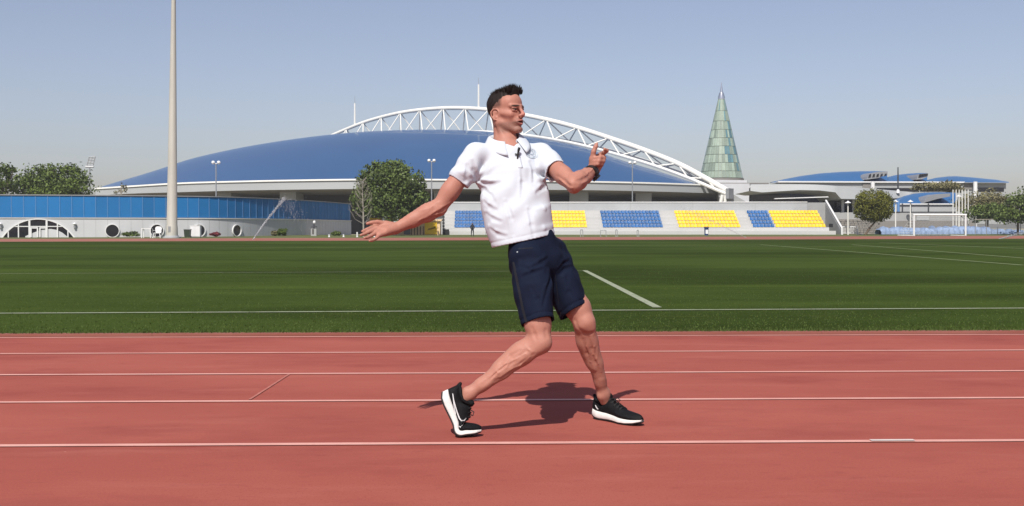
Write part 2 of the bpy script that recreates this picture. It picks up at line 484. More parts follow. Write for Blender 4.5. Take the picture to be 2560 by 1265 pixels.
MB().grid(rows).build('roof', M['blue_roof'], hall, smooth=True)
# fascia band with a rounded lip, soffit and the shaded wall behind the piers
fr, so, lip = [[], []], [[], []], [[], [], [], []]
for px in np.linspace(238, 1880, 70):
    y = YF(px)
    t_, b_ = W(px, spline1(px, FT), y-0.4), W(px, spline1(px, FB), y-0.6)
    fr[0].append(t_); fr[1].append(b_)
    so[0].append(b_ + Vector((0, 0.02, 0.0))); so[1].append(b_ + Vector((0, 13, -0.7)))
    for q, (dy, dz) in enumerate(((0.3, 0.02), (-0.25, 0.02), (-0.3, -0.25), (0.0, -0.3))):
        lip[q].append(t_ + Vector((0, dy, dz)))
MB().grid(fr).build('fascia', M['fascia'], hall, smooth=True)
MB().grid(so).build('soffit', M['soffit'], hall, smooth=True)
MB().grid(lip).build('gutter', M['white_steel'], hall, smooth=True)
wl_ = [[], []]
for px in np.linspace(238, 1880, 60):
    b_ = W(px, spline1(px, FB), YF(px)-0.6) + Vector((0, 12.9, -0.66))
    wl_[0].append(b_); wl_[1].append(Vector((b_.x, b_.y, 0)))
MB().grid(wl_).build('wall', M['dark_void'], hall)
# white seam strip between fascia boards
for x0, x1, lean in ((385, 416, 4), (543, 577, 3), (699, 739, 3), (1085, 1120, 0), (1250, 1288, 0), (1424, 1470, -2), (1589, 1629, 0)):
    y = YF((x0+x1)/2)+3.6
    ft = spline1((x0+x1)/2, FB)
    p = [W(x0, ft+0.6, y), W(x1, ft+0.6, y), W(x1+lean, 522, y), W(x0+lean, 522, y)]
    p[2].z = p[3].z = 0
    MB().prism(p, (0.6, 5.0, 0)).build('pier', M['concrete'], hall)

# --- the truss arch (top chord, two lower chords, struts, masts)
TOP = [(1826, 482), (1764, 446), (1694, 409), (1608, 374.5), (1523, 345), (1443, 319), (1366, 299), (1290, 284), (1222, 274.5), (1163, 270.5), (1108, 270.5), (1050, 275),
       (1001, 282), (953, 293), (908, 306.5), (866, 323), (829, 339), (795, 357), (765, 377)]
nodes = [on_plane(*p) for p in TOP]
nodes = [Vector(p) for p in nodes]
chord = smooth_curve(nodes, 5)
RC = lambda i, n, a, b: [a + (b-a)*(k/(n-1)) for k in range(n)]
arch = MB().tube(chord, RC(0, len(chord), 0.60, 0.36), 10).build('truss_arch', M['white_steel'], hall, smooth=True)
NN = len(nodes)
def low(i, side):
    """lower node between top nodes i and i+1"""
    m_ = (nodes[i] + nodes[i+1])*0.5
    f = (i+0.5)/(NN-1)
    h = interp(f, [(0, 0.5), (0.06, 1.2), (0.14, 2.0), (0.25, 3.0), (0.36, 4.2), (0.5, 5.6), (0.7, 6.6), (1, 6.8)])
    w = interp(f, [(0, 0.5), (0.06, 1.3), (0.15, 2.2), (0.3, 3.0), (1, 3.4)])
    return m_ + Vector((0, 0, -h)) + pl_n*w*side
for side in (1, -1):
    pts = [nodes[0] + Vector((0, 0, -0.5)) + pl_n*0.5*side] + [low(i, side) for i in range(NN-1)]
    lc = smooth_curve(pts, 3)
    MB().tube(lc, RC(0, len(lc), 0.36, 0.22), 8).build('lower_chord', M['white_steel'], arch, smooth=True)
    for i in range(1, NN-1):
        for j in (i-1, i):
            MB().tube([nodes[i], low(j, side)], 0.155, 6).build('strut', M['white_steel'], arch)
for i in range(NN-1):
    MB().tube([low(i, 1), low(i, -1)], 0.10, 6).build('cross_tie', M['white_steel'], arch)
for px, y0, y1 in ((887, 258, 314), (1196.5, 211, 272)):
    b_ = on_plane(px, y1); t_ = on_plane(px, y0); tt = on_plane(px, y0-17)
    ms = MB().tube([b_, t_], [0.24, 0.20], 6).build('mast', M['white_steel'], arch)
    MB().tube([t_, tt], [0.05, 0.04], 5).build('lightning_rod', M['steel_grey'], ms)
# foot of the arch: bearing leg and buttress
ft_ = W(1824, 484, 213.4)
MB().obox(ft_, pl_d*0.35, pl_n*1.1, Vector((0, 0, 1.0))).build('end_plate', M['steel_grey'], arch)
MB().tube([W(1806, 487, 213), W(1801, 510, 213)], 0.35, 8).tube([W(1814, 488, 213), W(1812, 510, 213)], 0.3, 8).build('bearing_leg', M['white_steel'], arch)
bp_ = [W(1797, 459, 216), W(1874, 459, 216), W(1876, 476, 216), W(1890, 486, 216), W(1914, 494.5, 216), W(1943, 507, 216), W(1943, 560, 216), W(1798, 560, 216)]
MB().prism(bp_, (2, 12, 0)).build('buttress', M['pavilion_wall'], hall)
MB().prism([W(1829, 483, 215.2), W(1869, 506.5, 215.2), W(1869, 530, 215.2), W(1805, 530, 215.2), W(1805, 500, 215.2)], (0, 0.6, 0)).build('buttress_shade_plate', M['concrete'], hall)  # flat darker plate stands in for the buttress's shadow side
MB().prism([W(1738, 456.5, 217), W(1922, 457, 217), W(1922, 459.6, 217), W(1738, 459.6, 217)], (2, 9, 0)).build('roof_ledge', M['soffit'], hall)
MB().prism([W(1760, 449, 219), W(1868, 450.5, 219), W(1868, 457, 219), W(1760, 457, 219)], (1, 4, 0)).build('parapet', M['pavilion_wall'], hall)

# ================================================================== CONE TOWER
CT = W(1803, 449, 262)
tower = thing('cone_tower', 'tall pointed cone tower clad in green glass with silver tip', 'tower', (CT.x, CT.y, 0))
z0 = CT.z; ztip = W(1800, 212, 262).z; r0 = (W(1858, 449, 262).x - W(1749, 449, 262).x)/2
Hh = ztip - z0
M['tower_glass'] = mat('tower_glass', (0.31, 0.385, 0.31), 0.25, var=0.16, vscale=0.5, objrand=0.32, spec=0.6)
M['tower_glass_teal'] = mat('tower_glass_teal', (0.13, 0.25, 0.28), 0.12, var=0.1, vscale=0.5, objrand=0.3, spec=0.6)
M['tower_frame'] = mat('tower_frame', (0.32, 0.36, 0.27), 0.5, var=0.1)
M['silver'] = mat('silver', (0.70, 0.72, 0.74), 0.22, metal=0.85, var=0.1)
rad = lambda z: r0*(1 - (z-z0)/Hh)
NCOL = 36; levels = [z0 + 0.25 + (Hh*0.835)*t for t in (0, .085, .19, .295, .40, .505, .61, .72, .85, 1.0)]
MB().lathe((CT.x, CT.y, 0), [(rad(levels[0])-0.12, levels[0]), (rad(levels[-1])-0.06, levels[-1])], 24).build('frame', M['tower_frame'], tower)
rngp = random.Random(3)
for li in range(len(levels)-1):
    za, zb = levels[li]+0.05, levels[li+1]-0.05
    for k_ in range(NCOL):
        if math.sin(2*math.pi*(k_+0.5)/NCOL) > 0.55: continue      # the far side cannot be seen
        a0, a1 = 2*math.pi*(k_+0.05)/NCOL, 2*math.pi*(k_+0.95)/NCOL
        P = [Vector((CT.x + math.cos(a)*rad(z), CT.y + math.sin(a)*rad(z), z)) for a, z in ((a0, za), (a1, za), (a1, zb), (a0, zb))]
        c_ = Vector((CT.x, CT.y, z0))
        inn = Vector((math.cos((a0+a1)/2), math.sin((a0+a1)/2), 0.0))*-0.05
        MB().prism(P, inn).build('pane', M['tower_glass_teal'] if rngp.random() < (0.38 if k_ in (28, 29, 30, 31, 32) else 0.05) else M['tower_glass'], tower)
zt = levels[-1]
MB().lathe((CT.x, CT.y, 0), [(rad(zt)+0.02, zt), (rad(zt)+0.04, zt+.5), (rad(zt+1.6)+.08, zt+1.6), (rad(zt+1.7)-.05, zt+1.7), (rad(zt+2.2), zt+2.2), (0.04, ztip+0.6)], 24).build('tip', M['silver'], tower, smooth=True)
MB().lathe((CT.x, CT.y, 0), [(r0+0.25, 0), (r0+0.25, z0-0.9), (r0+0.1, z0-0.85), (r0+0.1, z0+0.2)], 32).build('base_drum', M['soffit'], tower, smooth=True)

# ================================================================== LOW PAVILION (left)
PC = [(-170, 123.0), (0, 124.5), (200, 126.3), (430, 129.5), (560, 133), (650, 138.5), (740, 147), (820, 158.5), (880, 171)]
pts = []
for px in np.linspace(-170, 880, 240):
    Y = spline1(px, PC); pts.append(Vector((ray(px, 572).x/ray(px, 572).y*Y, Y, 0)))
arc = [0.0]
for i in range(1, len(pts)): arc.append(arc[-1] + (pts[i]-pts[i-1]).length)
def pav(s):
    x = float(np.interp(s, arc, [p.x for p in pts])); y = float(np.interp(s, arc, [p.y for p in pts]))
    x2 = float(np.interp(s+0.3, arc, [p.x for p in pts])); y2 = float(np.interp(s+0.3, arc, [p.y for p in pts]))
    x1 = float(np.interp(s-0.3, arc, [p.x for p in pts])); y1 = float(np.interp(s-0.3, arc, [p.y for p in pts]))
    t = Vector((x2-x1, y2-y1, 0)).normalized()
    return Vector((x, y, 0)), t, Vector((t.y, -t.x, 0))
def pav_s(px):
    return float(np.interp(px, np.linspace(-170, 880, 240), arc))
pavilion = thing('low_pavilion', 'low curved white pavilion with band of blue panels and round windows', 'building', pav(pav_s(300))[0])
ZB, ZT = 2.27, 4.78
S = np.linspace(0.4, arc[-1]-0.4, 120)
MB().grid([[pav(s)[0] + Vector((0, 0, z)) for s in S] for z in (-0.05, ZB)]).build('wall', M['pavilion_wall'], pavilion, smooth=True)
MB().grid([[pav(s)[0] + pav(s)[2]*o + Vector((0, 0, z)) for s in S] for o, z in ((-0.3, ZB), (0.1, ZB), (0.1, ZB-0.08), (-0.02, ZB-0.09))]).build('ledge', M['white_paint'], pavilion)
MB().grid([[pav(s)[0] + pav(s)[2]*-0.14 + Vector((0, 0, z)) for s in S] for z in (ZB, ZT)]).build('backing', M['blue_trim'], pavilion)
MB().grid([[pav(s)[0] + pav(s)[2]*o + Vector((0, 0, z)) for s in S] for o, z in ((-0.16, ZT-0.02), (0.06, ZT-0.02), (0.06, ZT+0.09), (-14, ZT+0.10))]).build('roof_cap', M['steel_grey'], pavilion)
npan = int((arc[-1]-1)/1.27)
for k_ in range(npan):
    s0 = 0.5 + k_*1.27; s1 = s0 + 1.27
    pa, ta, na = pav(s0+0.035); pb, tb, nb_ = pav(s1-0.035)
    q = [pa-na*0.05+Vector((0, 0, ZB+0.06)), pb-nb_*0.05+Vector((0, 0, ZB+0.06)), pb-nb_*0.05+Vector((0, 0, ZT-0.06)), pa-na*0.05+Vector((0, 0, ZT-0.06))]
    MB().prism(q, -na*0.06).build('blue_panel', M['blue_panel'], pavilion)
    if k_ % 1 == 0:
        p_, t_, n_ = pav(s0)
        MB().obox(p_+n_*-0.06+Vector((0, 0, (ZB+ZT)/2)), t_*0.03, n_*0.05, Vector((0, 0, (ZT-ZB)/2-0.07))).build('mullion', M['blue_trim'], pavilion)
    p_, t_, n_ = pav(s0)
    if pav_s(195) < s0:
        MB().obox(p_+n_*0.004+Vector((0, 0, ZB/2-.1)), t_*0.012, n_*0.006, Vector((0, 0, ZB/2-0.12))).build('wall_joint', M['concrete'], pavilion)
def round_window(px, r):
    p_, t_, n_ = pav(pav_s(px)); c = p_ + Vector((0, 0, 0.78)) + n_*0.012
    rim = MB().ring(c, t_, Vector((0, 0, 1)), r, r+0.09, n_*0.16).build('round_window', M['white_paint'], pavilion, smooth=True)
    MB().disc(c+n_*0.02, t_, Vector((0, 0, 1)), r).build('pane', M['dark_glass'], rim)
for px, r in ((281, .70), (392, .70), (497, .69), (591, .66)): round_window(px, r)
# arched entrance
sc_ = pav_s(96); pc, tc_, nc = pav(sc_)
half = (pav_s(184.5)-pav_s(7.5))/2; rise = 2.06
def on_wall(s, z, o): 
    p_, t_, n_ = pav(sc_+s); return p_ + n_*o + Vector((0, 0, z))
Rr = (half*half + rise*rise)/(2*rise)
arc_z = lambda s: max(0.0, math.sqrt(max(Rr*Rr - s*s, 0)) - (Rr-rise))
ent = MB()
ss = np.linspace(-half, half, 41)
ent.add([on_wall(s, arc_z(s), 0.02) for s in ss] + [on_wall(half, 0.0, 0.02), on_wall(-half, 0.0, 0.02)], [tuple(range(43))])
e_o = ent.build('entrance_glazing', M['dark_glass'], pavilion)
fr_ = MB()
for q0, q1 in ((1.0, 1.045),):
    fr_.grid([[on_wall(s*q, arc_z(s)*q + 0.0, o) for s in ss] for q, o in ((1.0, 0.03), (1.0, 0.13), (1.05, 0.13), (1.05, 0.01))])
fr_.build('arch_frame', M['white_paint'], e_o)
for px in (21, 46.5, 74, 117, 144, 170):
    s = pav_s(px)-sc_; w_ = 0.10 if px in (74, 117) else 0.06
    MB().obox(on_wall(s, arc_z(s)/2, 0.07), tc_*w_, nc*0.045, Vector((0, 0, arc_z(s)/2))).build('mullion', M['white_paint'], e_o)
zt_ = 1.28; st_ = math.sqrt(Rr*Rr-(zt_+Rr-rise)**2)
MB().grid([[on_wall(s, z, o) for s in np.linspace(-st_, st_, 20)] for z, o in ((zt_-.05, .03), (zt_-.05, .10), (zt_+.05, .10), (zt_+.05, .03))]).build('transom', M['white_paint'], e_o)
for a_, b_ in ((74, 95.6), (96.4, 117)):
    s0, s1 = pav_s(a_)-sc_+0.1, pav_s(b_)-sc_
    dr = MB().obox(on_wall((s0+s1)/2, 1.12, 0.08), tc_*(s1-s0)/2, nc*0.04, Vector((0, 0, 0.07)))
    dr.obox(on_wall(s0+.06, 0.58, 0.08), tc_*0.07, nc*0.039, Vector((0, 0, 0.5))).obox(on_wall(s1-.06, 0.58, 0.08), tc_*0.07, nc*0.039, Vector((0, 0, 0.5)))
    d_o = dr.build('door', M['white_paint'], e_o)
for px in (2, 187):
    p_, t_, n_ = pav(pav_s(px))
    b_ = MB().obox(p_+n_*0.14+Vector((0, 0, 1.25)), t_*0.10, n_*0.13, Vector((0, 0, 0.16))).build('wall_light', M['steel_grey'], pavilion)
    MB().lathe(p_+n_*0.2+Vector((0, 0, 1.42)), [(0.03, 0), (0.15, 0.06), (0.19, 0.14), (0.15, 0.24), (0.03, 0.30)], 12).build('lamp_globe', M['white_plastic'], b_, smooth=True)

# ================================================================== GRANDSTAND
SY0, TREAD, RISER, NT = 150.0, 0.9, 0.484, 7
xl, xr = W(1106, 586, 150).x, W(2106, 586, 150).x
stand = thing('grandstand', 'long white concrete grandstand with blocks of blue and yellow seats', 'grandstand', ((xl+xr)/2, SY0, 0))
zs0 = 0.14
for k_ in range(NT):
    y0 = SY0 + k_*TREAD
    MB().box((xl, y0, -0.05), (xr - 0.0 - k_*0.66 - 0.9, y0+TREAD-0.003 if k_ < NT-1 else y0+TREAD*1.6, zs0 + (k_+1)*RISER)).build('tier', M['stand_white'], stand)
    if k_ in (0, 1): continue
zt_top = W(1500, 506.5, SY0+NT*TREAD+0.5).z
yb = SY0 + NT*TREAD + 0.54
MB().box((xl, yb, 0), (xr-2.9, yb+0.35, zt_top)).build('back_wall', M['pale_concrete'], stand)
MB().box((xl-0.02, yb-0.08, zt_top), (xr-2.88, yb+0.43, zt_top+0.12)).build('coping', M['white_paint'], stand)
for px in (1420, 1576, 1732, 1888):
    x = W(px, 510, yb).x
    MB().box((x-0.02, yb-0.012, 3.6), (x+0.02, yb-0.001, zt_top-0.02)).build('wall_joint', M['concrete'], stand)
# sloping end wall with white rail
e0 = xr - 0.85
ew = [(xr-0.25, SY0-0.2, 0), (xr-0.25, SY0-0.2, 0.75), (xr-0.25, SY0+0.2, 0.9), (xr-0.25, yb+0.3, zt_top+0.02), (xr-0.25, yb+0.3, 0)]
MB().prism(ew, (0.25, 0, 0)).build('end_wall', M['concrete'], stand)
MB().tube([(xr-0.12, SY0-0.2, 0.0), (xr-0.12, SY0-0.2, 1.0), (xr-0.12, yb+0.2, zt_top+0.28)], 0.14, 6).build('end_rail', M['white_paint'], stand)
MB().box((xr-2.9, yb+0.05, 0), (xr-0.26, yb+0.3, zt_top-0.01)).build('corner_wall', M['concrete'], stand)

def seat_mesh(name, m):
    b = MB()
    w, hgt = 0.235, 0.46
    outer, inner = [], []
    for k_ in range(12):
        t = 2*math.pi*k_/12 + math.pi/12
        c, s_ = math.cos(t), math.sin(t)
        q = max(abs(c), abs(s_))**0.7
        outer.append((c/q*w, s_/q*0.215)); inner.append((c*0.055, s_*0.03 + 0.075))
    vs = []
    for dy in (0.0, 0.03):
        for ring in (outer, inner):
            for (x, z) in ring:
                vs.append((x, 0.30 + dy + 0.25*(z) - 0.5*x*x*1.2, 0.265 + z))
    fs = []
    for k_ in range(12):
        j = (k_+1) % 12
        fs += [(k_, j, 12+j, 12+k_), (24+k_, 36+k_, 36+j, 24+j), (k_, 24+k_, 24+j, j), (12+k_, 12+j, 36+j, 36+k_)]
    b.add(vs, fs)
    b.add([(-w, -0.09, 0.06), (w, -0.09, 0.06), (w*1.02, -0.07, 0.13), (-w*1.02, -0.07, 0.13), (-w*.9, 0.28, 0.04), (w*.9, 0.28, 0.04), (w*.9, 0.27, 0.10), (-w*.9, 0.27, 0.10)],
          [(0, 1, 2, 3), (3, 2, 6, 7), (1, 5, 6, 2), (0, 3, 7, 4), (0, 4, 5, 1), (4, 7, 6, 5)])
    b.box((-0.10, 0.02, 0.0), (0.10, 0.22, 0.055))
    return b.mesh(name, m)
SM = {'blue_seat': seat_mesh('blue_seat', M['seat_blue']), 'yellow_seat': seat_mesh('yellow_seat', M['seat_yellow'])}
sb = BASE[stand.name]
for name, pa, pb in (('blue_seat', 1137, 1240), ('yellow_seat', 1360, 1464), ('blue_seat', 1503, 1651), ('yellow_seat', 1690, 1842), ('blue_seat', 1873, 1926), ('yellow_seat', 1929, 2052)):
    X0, X1 = W(pa, 548, SY0+3.5).x, W(pb, 548, SY0+3.5).x
    n_ = max(1, round((X1-X0)/0.49))
    for r_ in range(5):
        for k_ in range(n_):
            o = link_mesh(name, SM[name], stand)
            # the five rows of seats stand on tiers two to six
            o.location = (X0 + (k_+0.5)*(X1-X0)/n_ - sb.x, SY0 + (r_+1)*TREAD + 0.22 - sb.y, zs0 + (r_+2)*RISER - sb.z)
# ================================================================== TREES AND SHRUBS
def leaf_cloud(blobs, n, size, seed, shell=0.55, clump=0.16):
    """leaf quads spread through clumps that fill the given ellipsoids [(centre, radii)]"""
    r = np.random.default_rng(seed)
    vol = np.array([b[1][0]*b[1][1]*b[1][2] for b in blobs])**(2/3); vol = vol/vol.sum()
    Vs = []
    for (c, rad), fr in zip(blobs, vol):
        m = max(8, int(n*fr)); nc = max(5, m//26)
        d = r.normal(size=(nc, 3)); d /= np.linalg.norm(d, axis=1)[:, None]
        rr = shell + (1.04-shell)*r.random(nc)**0.6
        cc = d*rr[:, None]*np.array(rad)
        idx = r.integers(0, nc, m)
        P = np.array(c) + cc[idx] + np.clip(r.normal(size=(m, 3)), -1.7, 1.7)*np.array(rad)*clump
        a = r.normal(size=(m, 3)); a /= np.linalg.norm(a, axis=1)[:, None]
        out = d[idx]; a = a - 0.6*(a*out).sum(1)[:, None]*out
        a /= np.linalg.norm(a, axis=1)[:, None]
        b = np.cross(a, r.normal(size=(m, 3))); b /= np.linalg.norm(b, axis=1)[:, None]
        s = size*(0.55 + 0.9*r.random(m))[:, None]
        q = np.stack([P-a*s*0.5, P+b*s*0.28, P+a*s*0.5, P-b*s*0.28], 1)
        Vs.append(q.reshape(-1, 3))
    V = np.vstack(Vs)
    return V, np.arange(len(V)).reshape(-1, 4)
def tree(name, label, base, blobs, n, size, leafm, barkm, trunk, seed, group=None, cat='tree', clump=0.16, shell=0.55):
    t = thing(name, label, cat, base, group)
    V, Q = leaf_cloud(blobs, n, size, seed, shell, clump)
    me = np_mesh('crown', V - np.array(BASE[t.name]), Q, leafm)
    link_mesh('crown', me, t)
    if trunk:
        mb = MB(); rr = random.Random(seed)
        fork, r0 = Vector(trunk[0]), trunk[1]
        b = Vector(base)
        mid = (b+fork)*0.5 + Vector((rr.uniform(-.1, .1), 0, 0))
        mb.tube([b, mid, fork], [r0*1.25, r0, r0*0.8], 8)
        for c, rad in blobs:
            c = Vector(c)
            for k in range(3):
                e = c + Vector((rr.uniform(-.6, .6)*rad[0], rr.uniform(-.6, .6)*rad[1], rr.uniform(-.2, .6)*rad[2]))
                m2 = fork*0.5 + e*0.5 + Vector((0, 0, 0.1*rad[2]))
                mb.tube([fork, m2, e], [r0*0.55, r0*0.35, r0*0.10], 6)
        mb.build('trunk', barkm, t)
    return t
def E(px, py, Y, rx, rz, ry=None):
    """ellipsoid blob centred at a pixel at distance Y, radii given in photo pixels"""
    k = Y/F_PX
    return (tuple(W(px, py, Y)), (rx*k, (ry if ry else (rx+rz)/2)*k, rz*k))

# big tree left of the man
Y = 143
tree('leafy_tree', 'large rounded dark green tree behind the yellow kiosk', G(985, 590)*1.0 if False else Vector((W(985, 590, Y).x, Y, 0.05)),
     [E(965, 455, Y, 66, 46), E(1005, 462, Y-1, 55, 48), E(930, 492, Y, 46, 48), E(1030, 500, Y-1, 36, 40), E(980, 512, Y-2, 58, 40), E(915, 460, Y, 26, 24), E(1048, 470, Y, 20, 30), E(985, 425, Y, 32, 24), E(940, 425, Y, 26, 18), E(1045, 535, Y+2, 40, 12)],
     15000, 0.36, M['leaf_dark'], M['bark'], (W(985, 540, Y), 0.28), 11, clump=0.15)
# trees standing behind the pavilion
for i, (label, px, Y, blobs, seed) in enumerate((
    ('broad leafy tree rising above the pavilion roof beside the floodlight', 150, 165,
     [E(105, 447, 165, 52, 34), E(160, 445, 165, 52, 32), E(200, 466, 164, 38, 28), E(70, 468, 165, 36, 28), E(140, 475, 163, 70, 26), E(120, 428, 166, 26, 16), E(175, 428, 166, 22, 14)], 21),
    ('sparse leafy tree cut off by the left photo edge', 5, 160,
     [E(-5, 440, 160, 30, 34), E(10, 465, 160, 30, 26), E(-30, 460, 160, 30, 34), E(28, 435, 160, 12, 18)], 22))):
    tree('leafy_tree', label, Vector((W(px, 590, Y).x, Y, 0)), blobs, 9000 if i == 0 else 3200, 0.40, M['leaf_mid'], M['bark'], (W(px, 500, Y), 0.25), seed, 'trees behind the pavilion', clump=0.2, shell=0.45)
tree('bare_sapling', 'thin nearly leafless sapling behind the pavilion roof', Vector((W(300, 590, 168).x, 168, 0)),
     [E(300, 473, 168, 16, 13), E(306, 462, 168, 7, 5)], 130, 0.3, M['leaf_olive'], M['pale_bark'], (W(303, 484, 168), 0.10), 23, cat='tree')

# leafless pale tree in front of the pavilion's end
bt = thing('bare_tree', 'pale leafless young tree with upswept thin branches', 'tree', Vector((W(908, 590, 128).x, 128, 0)))
mb = MB(); rr = random.Random(8)
tb, tt = W(909, 590, 128), W(905, 448, 128)
tb.z = 0
mb.tube([tb, tb*0.5+tt*0.5+Vector((0.05, 0, 0)), tt], [0.11, 0.075, 0.015], 7)
mb.build('trunk', M['pale_bark'], bt)
mb = MB()
for k in range(44):
    f = 0.16 + 0.8*rr.random()
    o = tb.lerp(tt, f)
    an = rr.random()*math.tau; L = (1.05 - f)*rr.uniform(1.1, 2.6) + 0.25
    dx, dy = math.cos(an), math.sin(an)
    p1 = o + Vector((dx*L*.45, dy*L*.45, L*0.25)); p2 = o + Vector((dx*L*.75, dy*L*.75, L*0.75)); p3 = o + Vector((dx*L*.85, dy*L*.85, L*1.15))
    mb.tube([o, p1, p2, p3], [0.026, 0.018, 0.012, 0.005], 4, cap=False)
    for q in range(4):
        s = p1.lerp(p2, rr.random()); a2 = an + rr.uniform(-1, 1)
        mb.tube([s, s + Vector((math.cos(a2)*.3, math.sin(a2)*.3, rr.uniform(.1, .5)))], [0.011, 0.004], 4, cap=False)
mb.build('branches', M['pale_bark'], bt)

# round clipped tree on a leaning trunk
Y = 146
tree('clipped_tree', 'round clipped yellow green tree on a leaning trunk', Vector((W(2163, 586, Y).x, Y, 0.1)),
     [E(2184, 514, Y, 44, 38), E(2180, 500, Y, 36, 26), E(2190, 530, Y, 38, 24), E(2160, 525, Y, 24, 26), E(2212, 515, Y, 20, 30)], 15000, 0.20, M['leaf_yellow'], M['bark'], (W(2190, 552, Y), 0.13), 31, clump=0.10, shell=0.75)
# right hand background trees
for label, px, Y, blobs, n, size, lm, seed in (
    ('dark bushy tree at the right photo edge', 2545, 150, [E(2545, 520, 150, 34, 34), E(2570, 500, 150, 30, 30), E(2520, 540, 149, 36, 16)], 4200, 0.34, M['leaf_dark'], 41),
    ('olive green tree right of the white flagpoles', 2465, 170, [E(2430, 510, 170, 40, 24), E(2475, 505, 170, 44, 28), E(2500, 520, 170, 40, 26)], 4600, 0.36, M['leaf_olive'], 42),
    ('dark low shrub mass under the olive green tree', 2470, 158, [E(2440, 535, 158, 30, 16), E(2478, 528, 158, 40, 20), E(2515, 534, 158, 34, 16)], 3800, 0.32, M['leaf_dark'], 43),
    ('pinkish flowering creeper on the far building wall', 2340, 196, [E(2320, 468, 196, 34, 10), E(2355, 464, 196, 40, 12), E(2385, 472, 196, 26, 10)], 2600, 0.4, M['leaf_olive'], 44),
    ('pink flowering bush before the low white wall', 2365, 178, [E(2355, 522, 178, 18, 9), E(2378, 518, 178, 16, 12)], 1300, 0.35, M['leaf_pink'], 45)):
    tree('background_tree' if 'tree' in label else 'shrub', label, Vector((W(px, 590, Y).x, Y, 0)), blobs, n, size, lm, M['bark'], (W(px, 548, Y), 0.15), seed, cat='tree' if 'tree' in label else 'shrub', clump=0.2)
# low shrubs by the pavilion wall
for label, px, py, Y, rx, rz, lm, seed in (
    ('flat green shrub between the two left round windows', 329, 585, 126.4, 20, 6, M['leaf_dark'], 51),
    ('low dark red plants beside the white box', 538, 586, 131, 13, 4, M['leaf_red'], 52),
    ('spiky green shrub before the shaded pavilion wall', 706, 581, 137, 13, 9, M['leaf_mid'], 53),
    ('second spiky shrub partly hidden behind the first', 690, 583, 138, 12, 6, M['leaf_olive'], 54),
    ('small green shrub at the pavilion wall right of the drinking fountain', 840, 584, 140, 10, 5, M['leaf_mid'], 55)):
    tree('low_shrub', label, Vector((W(px, 592, Y).x, Y, 0.02)), [E(px, py, Y, rx, rz)], 700, 0.22, lm, M['bark'], None, seed, 'shrubs along the pavilion', 'shrub', clump=0.2)

# ================================================================== POLES AND LAMPS
Yp = 118
pb, pt = W(430, 592, Yp), W(434.5, -60, Yp)
pb.z = 0
mast = thing('light_mast', 'tall tapered cream mast rising out of the picture on the left', 'mast', pb)
kk = Yp/F_PX
MB().tube([pb + Vector((0, 0, 0.1)), pb + Vector((0, 0, 1.3)), pb + Vector((0, 0, 1.35)), pt], [14.5*kk, 13.6*kk, 13.0*kk, 4.6*kk], 20).build('pole', M['mast'], mast, smooth=True)
MB().lathe(pb, [(0.95, 0), (0.95, 0.16), (0.72, 0.18), (0.70, 0.28)], 20).build('plinth', M['pale_concrete'], mast, smooth=True)
MB().obox(pb + Vector((-0.1, -0.59, 0.95)), (0.13, 0, 0), (0, 0.02, 0), (0, 0, 0.30)).build('hatch', M['steel_grey'], mast)
for px, y0, y1, Y, lab in ((540, 405, 506, 145, 'twin globe lamp post behind the pavilion'), (1079, 400, 520, 158, 'twin globe lamp post right of the large rounded tree'), (1581, 405, 512, 159, 'twin globe lamp post behind the blue seat block')):
    b_, t_ = W(px, y1, Y), W(px, y0+4, Y); b_.z = 0
    lp = thing('lamp_post', lab, 'lamp post', b_, 'twin globe lamp posts')
    MB().tube([b_, t_], [0.10, 0.07], 8).build('pole', M['steel_grey'], lp)
    MB().tube([t_ + Vector((-0.42, 0, 0.0)), t_ + Vector((0.42, 0, 0.0))], 0.05, 6).build('arm', M['steel_grey'], lp)
    for s in (-1, 1):
        MB().lathe(t_ + Vector((0.36*s, 0, 0.02)), [(0.05, -0.12), (0.2, -0.02), (0.25, 0.12), (0.18, 0.3), (0.03, 0.36)], 12).build('globe', M['white_plastic'], lp, smooth=True)
# far floodlight
Y = 330
b_, t_ = W(224, 560, Y), W(224, 418, Y); b_.z = 0
fl = thing('floodlight', 'distant floodlight tower above the trees on the left', 'floodlight', b_)
MB().tube([b_, t_], [0.32, 0.22], 8).build('pole', M['steel_grey'], fl)
hd = MB()
c00, c10, c01, c11 = W(216.5, 416, Y), W(232, 416, Y), W(223, 393, Y), W(238, 392, Y)
for k in range(7):
    f = k/6
    a, b = c00.lerp(c01, f), c10.lerp(c11, f)
    hd.tube([a, b], 0.16, 5)
hd.tube([c00, c01], 0.18, 5).tube([c10, c11], 0.14, 5).tube([c00.lerp(c10, .5), c01.lerp(c11, .5)], 0.12, 5)
hd.tube([c00 + Vector((-.3, 0, -.1)), c10 + Vector((.3, 0, -.1))], 0.3, 6)
hd.build('lamp_rack', M['steel_grey'], fl)

